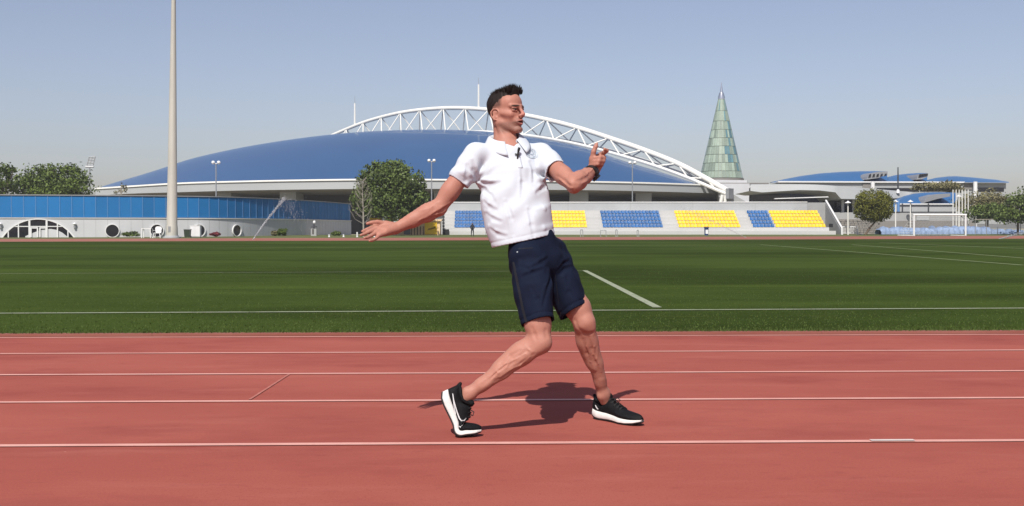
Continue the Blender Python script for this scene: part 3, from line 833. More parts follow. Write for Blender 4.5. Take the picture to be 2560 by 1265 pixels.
# ================================================================== RIGHT HAND BUILDINGS
def vault(parent, pxy, Yf, depth, fascia_y, m):
    """blue vaulted roof: silhouette given in pixels, springing from a straight fascia"""
    rows = []
    for t in np.linspace(0, 1, 9):
        row = []
        for px, py in pxy:
            a = W(px, fascia_y, Yf); b = W(px, py, Yf+depth)
            row.append((a.x+(b.x-a.x)*t, a.y+(b.y-a.y)*t, a.z + (b.z-a.z)*math.sin(t*math.pi/2)))
        rows.append(row)
    return MB().grid(rows).build('vault_roof', m, parent, smooth=True)
arena = thing('sports_building', 'long white building with three blue vaulted roofs on the right', 'building', Vector((W(2230, 560, 215).x, 215, 0)))
Yv = 212
v1 = vault(arena, [(1925, 458), (1960, 449), (2000, 441), (2050, 434), (2100, 430.5), (2150, 428.6), (2190, 428.3), (2218, 429)], Yv, 16, 456, M['vault_roof'])
v2 = vault(arena, [(2188, 452), (2215, 444), (2240, 438), (2270, 434.5), (2295, 433), (2318, 433)], Yv, 14, 456, M['vault_roof'])
v3 = vault(arena, [(2295, 455), (2320, 450), (2340, 445), (2370, 441.5), (2390, 441), (2430, 444), (2460, 447), (2490, 450), (2522, 456)], Yv, 14, 457, M['vault_roof'])
for v, pts_ in ((v1, [(2166, 449), (2170, 441), (2180, 434), (2195, 429.5), (2219, 428.5), (2219, 437), (2195, 445)]), (v2, [(2291, 449), (2294, 441), (2300, 435), (2319, 433), (2319, 442), (2305, 448)])):
    sk = MB().prism([W(x, y, Yv-0.3) for x, y in pts_], (0, 9, 0.0)).build('skylight', M['steel_grey'], v)
    xs = sorted(p[0] for p in pts_)
    for q in range(5):
        x = xs[0] + 5 + (xs[-1]-xs[0]-8)*q/4.6
        MB().prism([W(x, 444-q*0.8, Yv-0.42), W(x+6, 443-q*0.9, Yv-0.42), W(x+7, 434.5-q*0.2, Yv-0.42), W(x+2.5, 436-q*.4, Yv-0.42)], (0, 0.08, 0)).build('pane', M['dark_glass'], sk)
MB().prism([W(1945, 452.5, Yv-.8), W(2412, 454, Yv-.8), W(2412, 457, Yv-.8), W(1945, 456, Yv-.8)], (0, 1.6, 0)).build('eaves', M['white_paint'], arena)
MB().prism([W(1950, 456.2, Yv-.3), W(2515, 457.2, Yv-.3), W(2515, 560, Yv-.3), W(1950, 560, Yv-.3)], (0, 14, 0)).build('wall', M['fascia'], arena)
MB().prism([W(2412, 455.6, Yv-1.2), W(2520, 456.6, Yv-1.2), W(2516, 458, Yv-1.2), W(2412, 457.4, Yv-1.2)], (0, 1, 0)).build('eaves', M['steel_grey'], arena)
for x0, x1, y0, y1 in ((2192, 2298, 470, 478.5), (2446, 2510, 469, 478.5), (2300, 2380, 470, 478)):
    MB().prism([W(x0, y0, Yv-.42), W(x1, y0, Yv-.42), W(x1, y1, Yv-.42), W(x0, y1, Yv-.42)], (0, 0.08, 0)).build('strip_window', M['dark_glass'], arena)
for x0, x1 in ((2177, 2186), (2432, 2443)):
    c = W((x0+x1)/2, 560, Yv-1.6)
    MB().lathe((c.x, c.y, 0), [(0.38, 0), (0.38, W(x0, 455, Yv).z)], 14).build('column', M['white_paint'], arena, smooth=True)
for x0, x1 in ((2157, 2176), (2408, 2431)):
    MB().prism([W(x0, 458, Yv-.5), W(x1, 458, Yv-.5), W(x1, 474, Yv-.5), W(x0, 474, Yv-.5)], (0, 0.15, 0)).build('painted_recess', M['soffit'], arena)  # flat darker plates on the wall face stand in for recess shade

# sweeping white canopy building
can = thing('canopy_building', 'low white building with sweeping curved canopy over dark glass', 'building', Vector((W(2080, 570, 192).x, 192, 0)))
Yc = 188
topc = [(1874, 461), (1950, 460.5), (2050, 462), (2110, 466), (2160, 470), (2220, 475), (2262, 478.5), (2281, 480)]
botc = [(1876, 477), (1905, 481), (1950, 478), (2000, 475), (2050, 476), (2090, 481), (2101, 497), (2150, 498), (2220, 497), (2262, 494), (2281, 481)]
f0, f1, f2 = [], [], []
for px in np.linspace(1876, 2281, 60):
    dY = -4*math.sin(math.pi*min(1, max(0, (px-1876)/405)))
    a = W(px, spline1(px, topc), Yc+dY+0.6); b = W(px, interp(px, botc), Yc+dY)
    f0.append(a + Vector((0, 7, 0.3))); f1.append(a); f2.append(b)
MB().grid([f0, f1, f2, [p + Vector((0, 12, -0.2)) for p in f2]]).build('canopy', M['fascia'], can, smooth=True)
MB().prism([W(1876, 470, Yc+9), W(2110, 470, Yc+9), W(2145, 540, Yc+9), W(1876, 540, Yc+9)], (0, 1, 0)).build('glazing', M['dark_glass'], can)
MB().prism([W(2060, 492, Yc+6), W(2240, 492, Yc+6), W(2240, 540, Yc+6), W(2060, 540, Yc+6)], (0, 1, 0)).build('glazing', M['dark_glass'], can)
MB().prism([W(1937, 495.5, Yc-5), W(2070, 491, Yc-5), W(2072, 493.2, Yc-5), W(1937, 497.5, Yc-5)], (0, 0.6, 0)).build('sun_shade', M['white_paint'], can)
for px in (2107, 2134):
    c = W(px, 540, Yc+1)
    MB().lathe((c.x, c.y, 0), [(0.25, 0), (0.25, W(px, 497, Yc+1).z)], 12).build('column', M['white_paint'], can, smooth=True)
MB().prism([W(2085, 531, Yc-2), W(2220, 531, Yc-2), W(2220, 572, Yc-2), W(2085, 572, Yc-2)], (0, 6, 0)).build('plinth', M['concrete'], can)
MB().prism([W(2160, 493, Yc+2), W(2246, 493, Yc+2), W(2246, 536, Yc+2), W(2160, 536, Yc+2)], (0, 1, 0)).build('wall', M['pale_concrete'], can)
fm = W(2245, 480, Yc-1)
mst = MB().tube([fm, W(2245, 418, Yc-1)], [0.16, 0.10], 8).build('mast', M['dark_metal'], can)
MB().lathe(fm, [(0.3, -0.2), (0.28, 0.2), (0.12, 0.5)], 12).build('mast_base', M['white_paint'], mst, smooth=True)

# lower annex with a blue vault
Ya = 176
ann = thing('annex', 'low white annex with blue vaulted roof and arched skylight', 'building', Vector((W(2310, 570, Ya).x, Ya, 0)))
v4 = vault(ann, [(2225, 506), (2240, 498), (2260, 490), (2285, 484), (2310, 481.5), (2345, 480.5), (2380, 481), (2392, 483)], Ya, 10, 510, M['vault_roof'])
MB().prism([W(2308, 508, Ya-.4), W(2312, 500, Ya-.4), W(2322, 491, Ya-.4), W(2345, 485, Ya-.4), (W(2376, 483.5, Ya-.4)), W(2376, 491, Ya-.4), W(2345, 497, Ya-.4), W(2320, 504, Ya-.4)], (0, 4, 0)).build('skylight', M['steel_grey'], v4)
MB().prism([W(2222, 510.2, Ya-.2), W(2395, 510.2, Ya-.2), W(2395, 572, Ya-.2), W(2222, 572, Ya-.2)], (0, 9, 0)).build('wall', M['pale_concrete'], ann)
MB().prism([W(2250, 508.6, Ya-.5), W(2385, 508.6, Ya-.5), W(2385, 511.5, Ya-.5), W(2250, 511.5, Ya-.5)], (0, 1, 0)).build('eaves', M['white_paint'], ann)
for px in (2256, 2277, 2321):
    MB().tube([W(px, 531, Ya-2), W(px, 509, Ya-2)], 0.11, 6).build('post', M['dark_metal'], ann)
for px in (2236, 2246):
    MB().tube([W(px, 533, Ya-2), W(px, 500, Ya-2)], 0.22, 8).build('post', M['blue_trim'], ann)
MB().prism([W(2218, 529, Ya-3), W(2392, 529, Ya-3), W(2392, 532, Ya-3), W(2218, 532, Ya-3)], (0, 1, 0)).build('sill', M['dark_metal'], ann)
# grey terrace wall and stone wall
ter = thing('terrace_wall', 'plain grey terrace wall behind the goal', 'wall', Vector((W(2330, 572, 168).x, 168, 0)))
MB().prism([W(2196, 540, 168), W(2206, 533, 168), W(2435, 533, 168), W(2440, 552, 168), (W(2440, 575, 168)), W(2196, 575, 168)], (0, 3, 0)).build('wall', M['concrete'], ter)
MB().prism([W(2292, 537, 167.9), W(2323, 537, 167.9), W(2323, 551, 167.9), W(2292, 551, 167.9)], (0, 0.06, 0)).build('panel', M['pale_concrete'], ter)
MB().prism([W(2200, 552, 168.0), W(2440, 552, 168.0), W(2440, 576, 168), W(2200, 576, 168)], (0, -0.05, 0)).build('painted_gap_shade', M['soffit'], ter)  # dark sheet on the wall face, its colour standing in for a shaded gap
# rubble wall: blocks as pieces
stw = thing('stone_wall', 'rough grey brown stone wall behind the stand railing', 'wall', Vector((W(2150, 586, 160).x, 160, 0)))
rs = random.Random(4)
MB().prism([W(2078, 548, 160.25), W(2200, 548, 160.25), W(2200, 592, 160.25), W(2078, 592, 160.25)], (0, 0.3, 0)).build('core', M['stone'], stw)
for r_ in range(8):
    x = 2079 + rs.random()*4
    while x < 2195:
        w_ = rs.uniform(5, 10); y0 = 549 + r_*4.6
        c = W(x+w_/2, y0+2.2, 160.1); k = 160/F_PX
        MB().obox(c, (w_*k*0.46, 0, rs.uniform(-.01, .01)), (0, rs.uniform(.1, .22), 0), (rs.uniform(-.02, .02), 0, 2.05*k)).build('stone', M['stone'], stw)
        x += w_
# six white flag poles
for i, px in enumerate((2383, 2391, 2398.5, 2406, 2413.5, 2421)):
    b_, t_ = W(px, 540, 160), W(px-0.6, 474, 160); b_.z = 0
    o = MB().tube([b_, t_], [0.085, 0.065], 8).build('flag_pole', M['white_steel'], None, b_, smooth=True)
    tag(o, ['leftmost of six white flagpoles', 'second white flagpole from the left of six', 'third white flagpole from the left of six', 'fourth white flagpole from the left of six', 'fifth white flagpole from the left of six', 'rightmost of six white flagpoles'][i] + ' before the olive tree', 'flagpole', 'white flagpoles')
# mushroom street lamps
for px, y0, y1, Y, lab in ((2120, 508, 586, 148, 'white mushroom lamp post beside the stand railing'), (2397, 492, 560, 162, 'white mushroom lamp post among the flagpoles'),
                           (2239, 505, 572, 164, 'white mushroom lamp post before the annex wall'), (2276, 505, 572, 166, 'white mushroom lamp post right of the blue annex posts')):
    b_, t_ = W(px, y1, Y), W(px, y0, Y); b_.z = 0
    o = thing('mushroom_lamp', lab, 'lamp post', b_, 'white mushroom lamp posts')
    MB().tube([b_, t_], [0.10, 0.07], 8).build('pole', M['white_steel'], o)
    MB().lathe(t_, [(0.1, -0.02), (0.42, 0.02), (0.40, 0.1), (0.2, 0.18), (0.04, 0.32)], 14).build('shade', M['white_plastic'], o, smooth=True)

# ================================================================== FOOTBALL GOAL, RAILINGS, BLUE COVERS
def goal(name, label, x0, x1, ytop, ybot, Y, back):
    a, b = W(x0, ybot, Y), W(x1, ybot, Y); a.z = b.z = 0.02
    ta, tb_ = W(x0, ytop, Y), W(x1, ytop, Y)
    g = thing(name, label, 'goal', (a+b)/2)
    r = 0.12
    MB().tube([a, ta], r, 8).build('post', M['white_paint'], g); MB().tube([b, tb_], r, 8).build('post', M['white_paint'], g)
    MB().tube([ta - Vector((r, 0, 0)), tb_ + Vector((r, 0, 0))], r, 8).build('crossbar', M['white_paint'], g)
    A, B = a + back + Vector((0, 0, .05)), b + back + Vector((0, 0, .05))
    MB().tube([a, A], 0.06, 6).build('base_bar', M['white_paint'], g); MB().tube([b, B], 0.06, 6).build('base_bar', M['white_paint'], g)
    MB().tube([A, B], 0.06, 6).build('ground_bar', M['white_paint'], g)
    net = MB(); nn = 14
    for k in range(nn+1):
        f = k/nn
        net.tube([ta.lerp(tb_, f), A.lerp(B, f)], 0.010, 3, cap=False)
    for k in range(1, 8):
        f = k/8
        net.tube([ta.lerp(A, f), tb_.lerp(B, f)], 0.010, 3, cap=False)
        net.tube([a.lerp(ta, f), ta.lerp(A, 1-f)], 0.010, 3, cap=False)
    net.build('net', M['white_plastic'], g)
goal('football_goal', 'white football goal with net behind the far track', 2285, 2414, 537, 590.5, 138, Vector((-1.2, 2.3, 0)))
# white railing at the end of the stand
rl = thing('railing', 'white gate railing at the right end of the grandstand', 'railing', Vector((W(2122, 586, 150.5).x, 150.5, 0.1)))
a, b = W(2104, 583, 150.5), W(2144, 583, 150.5); ta, tb_ = W(2104, 567, 150.5), W(2144, 567, 150.5)
MB().tube([ta, tb_], 0.07, 6).build('top_rail', M['white_paint'], rl)
MB().tube([a, b], 0.06, 6).build('bottom_rail', M['white_paint'], rl)
for p, q in ((a, ta), (b, tb_)): MB().tube([Vector((p.x, p.y, 0.1)), q], 0.08, 6).build('post', M['white_paint'], rl)
for k in range(1, 16): MB().tube([a.lerp(b, k/16), ta.lerp(tb_, k/16)], 0.028, 5).build('bar', M['white_paint'], rl)
MB().tube([W(2140, 588, 149), W(2149, 584, 149), W(2161, 588.5, 149)], 0.06, 5).build('foot', M['white_paint'], rl)
# wire fence along the right
wf = thing('wire_fence', 'thin grey wire fence before the right hand trees', 'fence', Vector((W(2500, 590, 152).x, 152, 0)))
for px in (2438, 2466, 2494, 2551, 2580):
    b_ = W(px, 588, 152); b_.z = 0.05
    MB().tube([b_, W(px, 549, 152)], 0.045, 6).build('post', M['steel_grey'], wf)
MB().tube([W(2436, 549, 152), W(2600, 547, 152)], 0.06, 6).build('top_rail', M['pale_bark'], wf)
ms = MB()
for k in range(46):
    px = 2438 + k*3.4
    ms.tube([W(px, 549.5, 152), Vector((W(px, 588, 152).x, 152, 0.1))], 0.006, 3, cap=False)
for k in range(9):
    ms.tube([W(2437, 553+k*4, 152), W(2598, 551.5+k*4, 152)], 0.006, 3, cap=False)
ms.build('mesh', M['steel_grey'], wf)
# pale blue covers folded over landing mats and hurdles
rs = random.Random(12)
for i, (x0, x1, yt, yb_, Y, lab) in enumerate(((2195, 2262, 563, 585, 154, 'pale blue cover sheet left of the goal'), (2258, 2330, 565, 585, 155, 'rumpled pale blue cover behind the left goal post'),
        (2325, 2405, 561, 584, 156, 'rumpled pale blue cover behind the middle of the goal'), (2402, 2470, 562, 583, 155.5, 'pale blue cover right of the goal'), (2468, 2556, 569, 584, 157, 'low pale blue cover sheet by the wire fence'))):
    rows = []
    n_ = 22
    prof = [yt + 6 + rs.uniform(-3.5, 4.5) for _ in range(n_)]
    for dy, f in ((-1.3, 0.0), (-1.25, 0.55), (-0.9, 0.92), (0.0, 1.0), (0.9, 0.92), (1.25, 0.5), (1.3, 0.0)):
        row = []
        for k in range(n_):
            px = x0 + (x1-x0)*k/(n_-1)
            zt = W(px, prof[k] + (5 if k in (0, n_-1) else 0), Y).z
            row.append((W(px, yb_, Y).x, Y+dy+0.12*math.sin(k*1.7+i), 0.12 + (zt-0.12)*f))
        rows.append(row)
    o = MB().grid(rows).build('cover_sheet', M['blue_tarp'], None, (W((x0+x1)/2, yb_, Y).x, Y, 0.05), smooth=True)
    tag(o, lab, 'cover', 'pale blue covers')
# ================================================================== SMALL THINGS ALONG THE FAR SIDE
def at(px, py, Y, z=0.0):
    p = W(px, py, Y); p.z = z; return p
# plastic table and chair
tp = at(366, 592, 119)
tbl = thing('plastic_table', 'white plastic garden table by the pavilion wall', 'table', tp)
MB().box((tp.x-.44, tp.y-.4, .98), (tp.x+.6, tp.y+.4, 1.05)).build('table_top', M['white_plastic'], tbl)
for sx in (-.40, .54):
    for sy in (-.35, .35):
        MB().box((tp.x+sx-.04, tp.y+sy-.04, 0), (tp.x+sx+.04, tp.y+sy+.04, .979)).build('leg', M['white_plastic'], tbl)
cp = at(394, 592, 118.6)
ch = thing('plastic_chair', 'white plastic garden chair beside the mast foot', 'chair', cp)
MB().box((cp.x-.33, cp.y-.3, .52), (cp.x+.33, cp.y+.3, .58)).build('seat', M['white_plastic'], ch)
bk = [(cp.x-.30, cp.y+.28, .585), (cp.x+.30, cp.y+.28, .585), (cp.x+.34, cp.y+.36, 1.1), (cp.x+.22, cp.y+.4, 1.24), (cp.x-.22, cp.y+.4, 1.24), (cp.x-.34, cp.y+.36, 1.1)]
MB().prism(bk, (0, 0.05, 0)).build('backrest', M['white_plastic'], ch)
for s in (-1, 1):
    MB().box((cp.x+s*.36-.04, cp.y-.3, .80), (cp.x+s*.36+.04, cp.y+.32, .85)).build('armrest', M['white_plastic'], ch)
    for sy in (-.28, .28): MB().tube([(cp.x+s*.31, cp.y+sy, .52), (cp.x+s*.38, cp.y+sy*1.15, 0)], .045, 6).build('leg', M['white_plastic'], ch)
# wheelie bin and electrical box
bp2 = at(469, 591, 124)
wb = thing('wheelie_bin', 'dark green wheelie bin left of the white box', 'bin', bp2)
MB().add([(bp2.x-.28, bp2.y-.3, .08), (bp2.x+.28, bp2.y-.3, .08), (bp2.x+.28, bp2.y+.3, .08), (bp2.x-.28, bp2.y+.3, .08), (bp2.x-.33, bp2.y-.36, .9), (bp2.x+.33, bp2.y-.36, .9), (bp2.x+.33, bp2.y+.36, .9), (bp2.x-.33, bp2.y+.36, .9)],
         [(0, 3, 2, 1), (4, 5, 6, 7), (0, 1, 5, 4), (1, 2, 6, 5), (2, 3, 7, 6), (3, 0, 4, 7)]).build('body', M['bin_green'], wb)
MB().box((bp2.x-.36, bp2.y-.4, .903), (bp2.x+.36, bp2.y+.42, .97)).build('lid', M['steel_grey'], wb)
for s in (-1, 1): MB().tube([(bp2.x+s*.26, bp2.y+.3, .1), (bp2.x+s*.33, bp2.y+.3, .1)], .1, 10).build('wheel', M['black_plastic'], wb)
ep = at(489.5, 590, 125.5)
eb = thing('electrical_box', 'white electrical cabinet before a round window', 'cabinet', ep)
MB().box((ep.x-.56, ep.y-.3, .10), (ep.x+.56, ep.y+.3, 1.32)).build('cabinet', M['white_paint'], eb)
MB().box((ep.x-.60, ep.y-.34, 1.322), (ep.x+.60, ep.y+.34, 1.38)).build('lid', M['white_paint'], eb)
MB().box((ep.x-.50, ep.y-.325, .16), (ep.x-.01, ep.y-.301, 1.28)).build('door', M['white_plastic'], eb)
MB().box((ep.x+.01, ep.y-.325, .16), (ep.x+.50, ep.y-.301, 1.28)).build('door', M['white_plastic'], eb)
MB().box((ep.x-.5, ep.y-.26, 0), (ep.x+.5, ep.y+.26, .098)).build('plinth', M['concrete'], eb)
# drinking fountain with a globe lamp above
dp = at(785, 589, 139)
df = thing('drinking_fountain', 'grey drinking fountain with round white lamp on top', 'fountain', dp)
MB().box((dp.x-.35, dp.y-.25, 0), (dp.x+.35, dp.y+.25, 1.0)).build('body', M['concrete'], df)
MB().box((dp.x-.18, dp.y-.27, .3), (dp.x+.02, dp.y-.252, .95)).build('painted_recess', M['dark_void'], df)  # near-black plate proud of the body imitates the shade of a niche
MB().lathe(dp + Vector((0, 0, 1.0)), [(0.42, 0.18), (0.40, 0.26), (0.12, 0.3), (0.08, 0.62)], 12).tube([dp+Vector((0, 0, 1)), dp+Vector((0, 0, 1.2))], .08, 6).build('lamp_stem', M['dark_metal'], df)
MB().lathe(dp + Vector((0.05, 0, 1.62)), [(0.04, 0), (0.16, 0.06), (0.2, 0.2), (0.14, 0.34), (0.03, 0.4)], 12).build('lamp_globe', M['white_plastic'], df, smooth=True)
for i, px in enumerate((823, 859, 893, 936)):
    b_ = at(px, 590, 127); o = MB().tube([b_, b_ + Vector((0, 0, 0.34 if i < 2 else 0.6))], 0.09, 8).lathe(b_, [(0.13, 0), (0.13, 0.06), (0.09, 0.09)], 8).build('bollard', M['white_paint'], None, b_)
    tag(o, ['leftmost short white bollard left of the bare tree', 'second short white bollard left of the bare tree', 'taller white bollard just left of the bare tree trunk', 'white bollard just right of the bare tree trunk'][i], 'bollard', 'white bollards')
# yellow kiosk
Yk = 146
ks = thing('yellow_kiosk', 'yellow and cream kiosk left of the grandstand', 'kiosk', at(1012, 588, Yk))
MB().prism([at(925, 588, Yk, 0.05), at(1100, 588, Yk, 0.05), W(1100, 552, Yk), W(925, 552, Yk)], (0, 3.5, 0)).build('wall', M['cream_paint'], ks)
MB().prism([W(924, 545, Yk-.15), W(1014, 545, Yk-.15), W(1014, 553, Yk-.15), W(924, 553, Yk-.15)], (0, .12, 0)).build('name_board', M['yellow_paint'], ks)
MB().prism([W(1062, 556, Yk-.14), W(1092, 556, Yk-.14), W(1092, 586, Yk-.14), W(1062, 586, Yk-.14)], (0, .12, 0)).build('poster_panel', M['yellow_paint'], ks)
wr = MB()
for k in range(6):
    x = 1070 + k*3.2; wr.tube([W(x, 575.5-k*.9, Yk-.16), W(x+1.6, 571-k*.9, Yk-.16), W(x+2.2, 575-k*.9, Yk-.16), W(x+3.2, 574-k*.9, Yk-.16)], 0.035, 4)
wr.build('lettering', M['black_plastic'], ks)
MB().prism([W(922, 552.8, Yk-.3), W(1104, 552.8, Yk-.3), W(1104, 549.5, Yk-.3), W(922, 549.5, Yk-.3)], (0, 4.2, 0.1)).build('roof', M['cream_paint'], ks)
MB().prism([W(1010, 564, Yk-.1), W(1026, 564, Yk-.1), W(1026, 586, Yk-.1), W(1010, 586, Yk-.1)], (0, .06, 0)).build('door', M['soffit'], ks)
for k in range(9):
    x = 1028 + k*3.7
    MB().prism([W(x, 566, Yk-.1), W(x+1.7, 566, Yk-.1), W(x+1.7, 587, Yk-.1), W(x, 587, Yk-.1)], (0, .08, 0)).build('slat', M['cream_paint'] if k % 2 else M['bark'], ks)
for px, Y in ((962, 142), (990, 142.5)):
    c = at(px, 575, Y)
    o = thing('garden_parasol', 'closed pale parasol beside the yellow kiosk, ' + ('left one of two' if px < 970 else 'right one of two'), 'parasol', c, 'pale parasols')
    MB().lathe(c, [(0.55, 1.5), (0.42, 2.0), (0.18, 2.6), (0.04, 3.0)], 10, cap=False).build('canopy', M['white_plastic'], o, smooth=True)
    MB().tube([c, c+Vector((0, 0, 2.9))], .05, 6).build('pole', M['steel_grey'], o)
# loudspeaker tower left of the stand
lp_ = at(1109, 588, 148)
ls = thing('speaker_tower', 'slim black lattice tower with speaker at the stand corner', 'tower', lp_)
for k in range(8):
    MB().box((lp_.x-.14, lp_.y-.14, .3+k*.42), (lp_.x+.14, lp_.y+.14, .62+k*.42)).build('segment', M['dark_metal'], ls)
MB().tube([lp_, lp_+Vector((0, 0, 3.6))], .06, 6).build('core', M['dark_metal'], ls)
MB().box((lp_.x-.05, lp_.y-.5, 0), (lp_.x+.75, lp_.y-.16, .9)).build('speaker', M['black_plastic'], ls)
# black box on the stand steps
o = MB().box((W(2080, 560, 150.2).x, 151.2, 1.11+.485*0), (W(2088, 560, 150.2).x, 151.6, 1.6)).build('black_box', M['black_plastic'], None, (W(2084, 560, 150.2).x, 151.4, 1.11))
tag(o, 'small black box on the right end steps of the stand', 'box')
# blue bin before the stand
bb = at(1766, 590, 141, .05)
bo = thing('blue_bin', 'blue litter bin on the grass before the yellow seats', 'bin', bb)
MB().lathe(bb, [(0.24, 0), (0.28, 1.0), (0.30, 1.04), (0.25, 1.06)], 14).build('body', M['bin_blue'], bo, smooth=True)
MB().box((bb.x-.16, bb.y-.30, .28), (bb.x+.16, bb.y-.275, .8)).build('sticker', M['white_plastic'], bo)
MB().tube([bb+Vector((-.3, 0, 1.0)), bb+Vector((-.3, 0, 1.14)), bb+Vector((.3, 0, 1.14)), bb+Vector((.3, 0, 1.0))], .03, 5).build('handle', M['dark_metal'], bo)
# hurdles on the far track
for i, (x0, x1, yt, skew, lab) in enumerate(((1451, 1457, 575, 0, 'leftmost narrow hurdle frame before the stand'), (1501, 1515, 576, 1, 'widest hurdle frame before the blue seats'), (1539, 1543, 575, 0, 'third hurdle frame before the blue seats'), (1592.5, 1596, 576, 0, 'rightmost hurdle frame before the stand'))):
    Y = 133
    h = thing('hurdle', lab, 'hurdle', at((x0+x1)/2, 594, Y), 'hurdles on the far track')
    a, b = at(x0, 594, Y), at(x1, 594, Y+1.0)
    ta, tb_ = W(x0, yt, Y), W(x1, yt, Y+1.0); tb_.z = ta.z
    MB().tube([a, ta], .035, 6).build('upright', M['steel_grey'], h); MB().tube([b, tb_], .035, 6).build('upright', M['steel_grey'], h)
    MB().obox((ta+tb_)/2, (tb_-ta)/2, Vector((0, 0.015, 0)), Vector((0, 0, .05))).build('bar', M['white_paint'], h)
    for p in (a, b): MB().obox(p + Vector((0, -.3, .03)), (.05, 0, 0), (0, .35, 0), (0, 0, .03)).build('foot', M['white_paint'], h)
# advertising easel partly behind the man
eb_ = at(1222, 592, 142, .05)
es = thing('notice_board', 'small white framed board just left of the man\'s shirt', 'sign', eb_)
MB().box((eb_.x-.35, eb_.y-.02, .45), (eb_.x+.35, eb_.y+.02, 1.15)).build('board', M['white_plastic'], es)
for s in (-1, 1): MB().tube([eb_ + Vector((.36*s, -.02, 0)), eb_ + Vector((.36*s, 0, 1.2))], .03, 5).build('leg', M['dark_metal'], es)
# sprinkler jets drifting over the turf: drops nobody could count
M['water'] = mat('water', (0.55, 0.58, 0.6), 0.25, var=0.02, spec=0.6)
def jet(label, P0, P1, P2, n, s0, s1, seed):
    r = np.random.default_rng(seed)
    t = r.random(n)**0.85
    P0, P1, P2 = (np.array(p) for p in (P0, P1, P2))
    P = ((1-t)**2)[:, None]*P0 + (2*t*(1-t))[:, None]*P1 + (t**2)[:, None]*P2
    P += r.normal(size=(n, 3))*(s0 + (s1-s0)*t**1.5)[:, None]
    s = 0.010 + 0.016*r.random(n)
    tet = np.array([(1, 1, 1), (-1, -1, 1), (-1, 1, -1), (1, -1, -1)], float)
    V = (P[:, None, :] + tet[None]*s[:, None, None]).reshape(-1, 3)
    f = np.array([(0, 1, 2), (0, 3, 1), (0, 2, 3), (1, 3, 2)])
    Q = (np.arange(n)[:, None, None]*4 + f[None]).reshape(-1, 3)
    V[:, 2] = np.maximum(V[:, 2], 0.02)
    b = Vector(P0)
    o = link_mesh('sprinkler_spray', np_mesh('sprinkler_spray', V - np.array(b), Q, M['water']), None, b)
    tag(o, label, 'water', kind='stuff')
j0 = at(632, 602, 95); j2 = W(745, 512, 104)
jet('thin sprinkler jet rising before the shaded pavilion wall', j0, W(668, 545, 98), W(712, 496, 102), 800, 0.02, 0.09, 1)
jet('drifting sprinkler mist before the shaded pavilion wall', W(705, 500, 102), W(735, 510, 103), W(748, 560, 104), 260, 0.3, 0.7, 2)
jet('thin sprinkler jet before the right yellow seats', at(1866, 601, 110), W(1800, 560, 114), W(1700, 518, 120), 420, 0.02, 0.2, 3)
jet('thin sprinkler jet at the right photo edge', at(2498, 600, 96), W(2530, 588, 98), W(2575, 578, 100), 450, 0.02, 0.12, 4)

# ================================================================== SMALL FIGURE IN THE DISTANCE
def skin_figure(name, parent, joints, edges, m, root=0):
    me = bpy.data.meshes.new(name)
    b = BASE[parent.name]
    me.from_pydata([tuple(Vector(j[0])-b) for j in joints], edges, [])
    o = bpy.data.objects.new(name, me); COL.objects.link(o); o.parent = parent; register(o, b)
    o.modifiers.new('skin', 'SKIN')
    for i, j in enumerate(joints):
        me.skin_vertices[0].data[i].radius = (j[1], j[1]*(j[2] if len(j) > 2 else 1))
    me.skin_vertices[0].data[root].use_root = True
    me.materials.append(m)
    s = o.modifiers.new('sub', 'SUBSURF'); s.levels = 1; s.render_levels = 1
    return o
fp = at(1181, 592, 134, 0.0)
far = thing('person', 'distant person in dark clothes standing before the blue seats', 'person', fp)
M['far_skin'] = mat('far_skin', (0.30, 0.17, 0.11), 0.6); M['far_dark'] = mat('far_dark', (0.02, 0.021, 0.026), 0.85)
V_ = lambda x, y, z: fp + Vector((x, y, z))
skin_figure('body', far, [(V_(0, 0, .92), .13), (V_(0, 0, 1.18), .14), (V_(0, 0, 1.36), .15), (V_(0, 0, 1.46), .06), (V_(0, 0, 1.56), .085), (V_(0, 0, 1.66), .07),
    (V_(.19, 0, 1.34), .06), (V_(.25, .02, 1.08), .045), (V_(.17, -.12, .95), .04), (V_(-.19, 0, 1.34), .06), (V_(-.25, .02, 1.08), .045), (V_(-.17, -.12, .95), .04),
    (V_(.10, 0, .85), .09), (V_(.12, 0, .46), .065), (V_(.13, .02, .06), .045), (V_(.13, -.1, .04), .04), (V_(-.10, 0, .85), .09), (V_(-.12, 0, .46), .065), (V_(-.13, .02, .06), .045), (V_(-.13, -.1, .04), .04)],
    [(0, 1), (1, 2), (2, 3), (3, 4), (4, 5), (2, 6), (6, 7), (7, 8), (2, 9), (9, 10), (10, 11), (0, 12), (12, 13), (13, 14), (14, 15), (0, 16), (16, 17), (17, 18), (18, 19)], M['far_dark'])
hdm = MB().lathe(V_(0, 0, 1.50), [(0.03, 0), (0.075, 0.05), (0.088, 0.11), (0.08, 0.15)], 12).build('face', M['far_skin'], far, smooth=True)
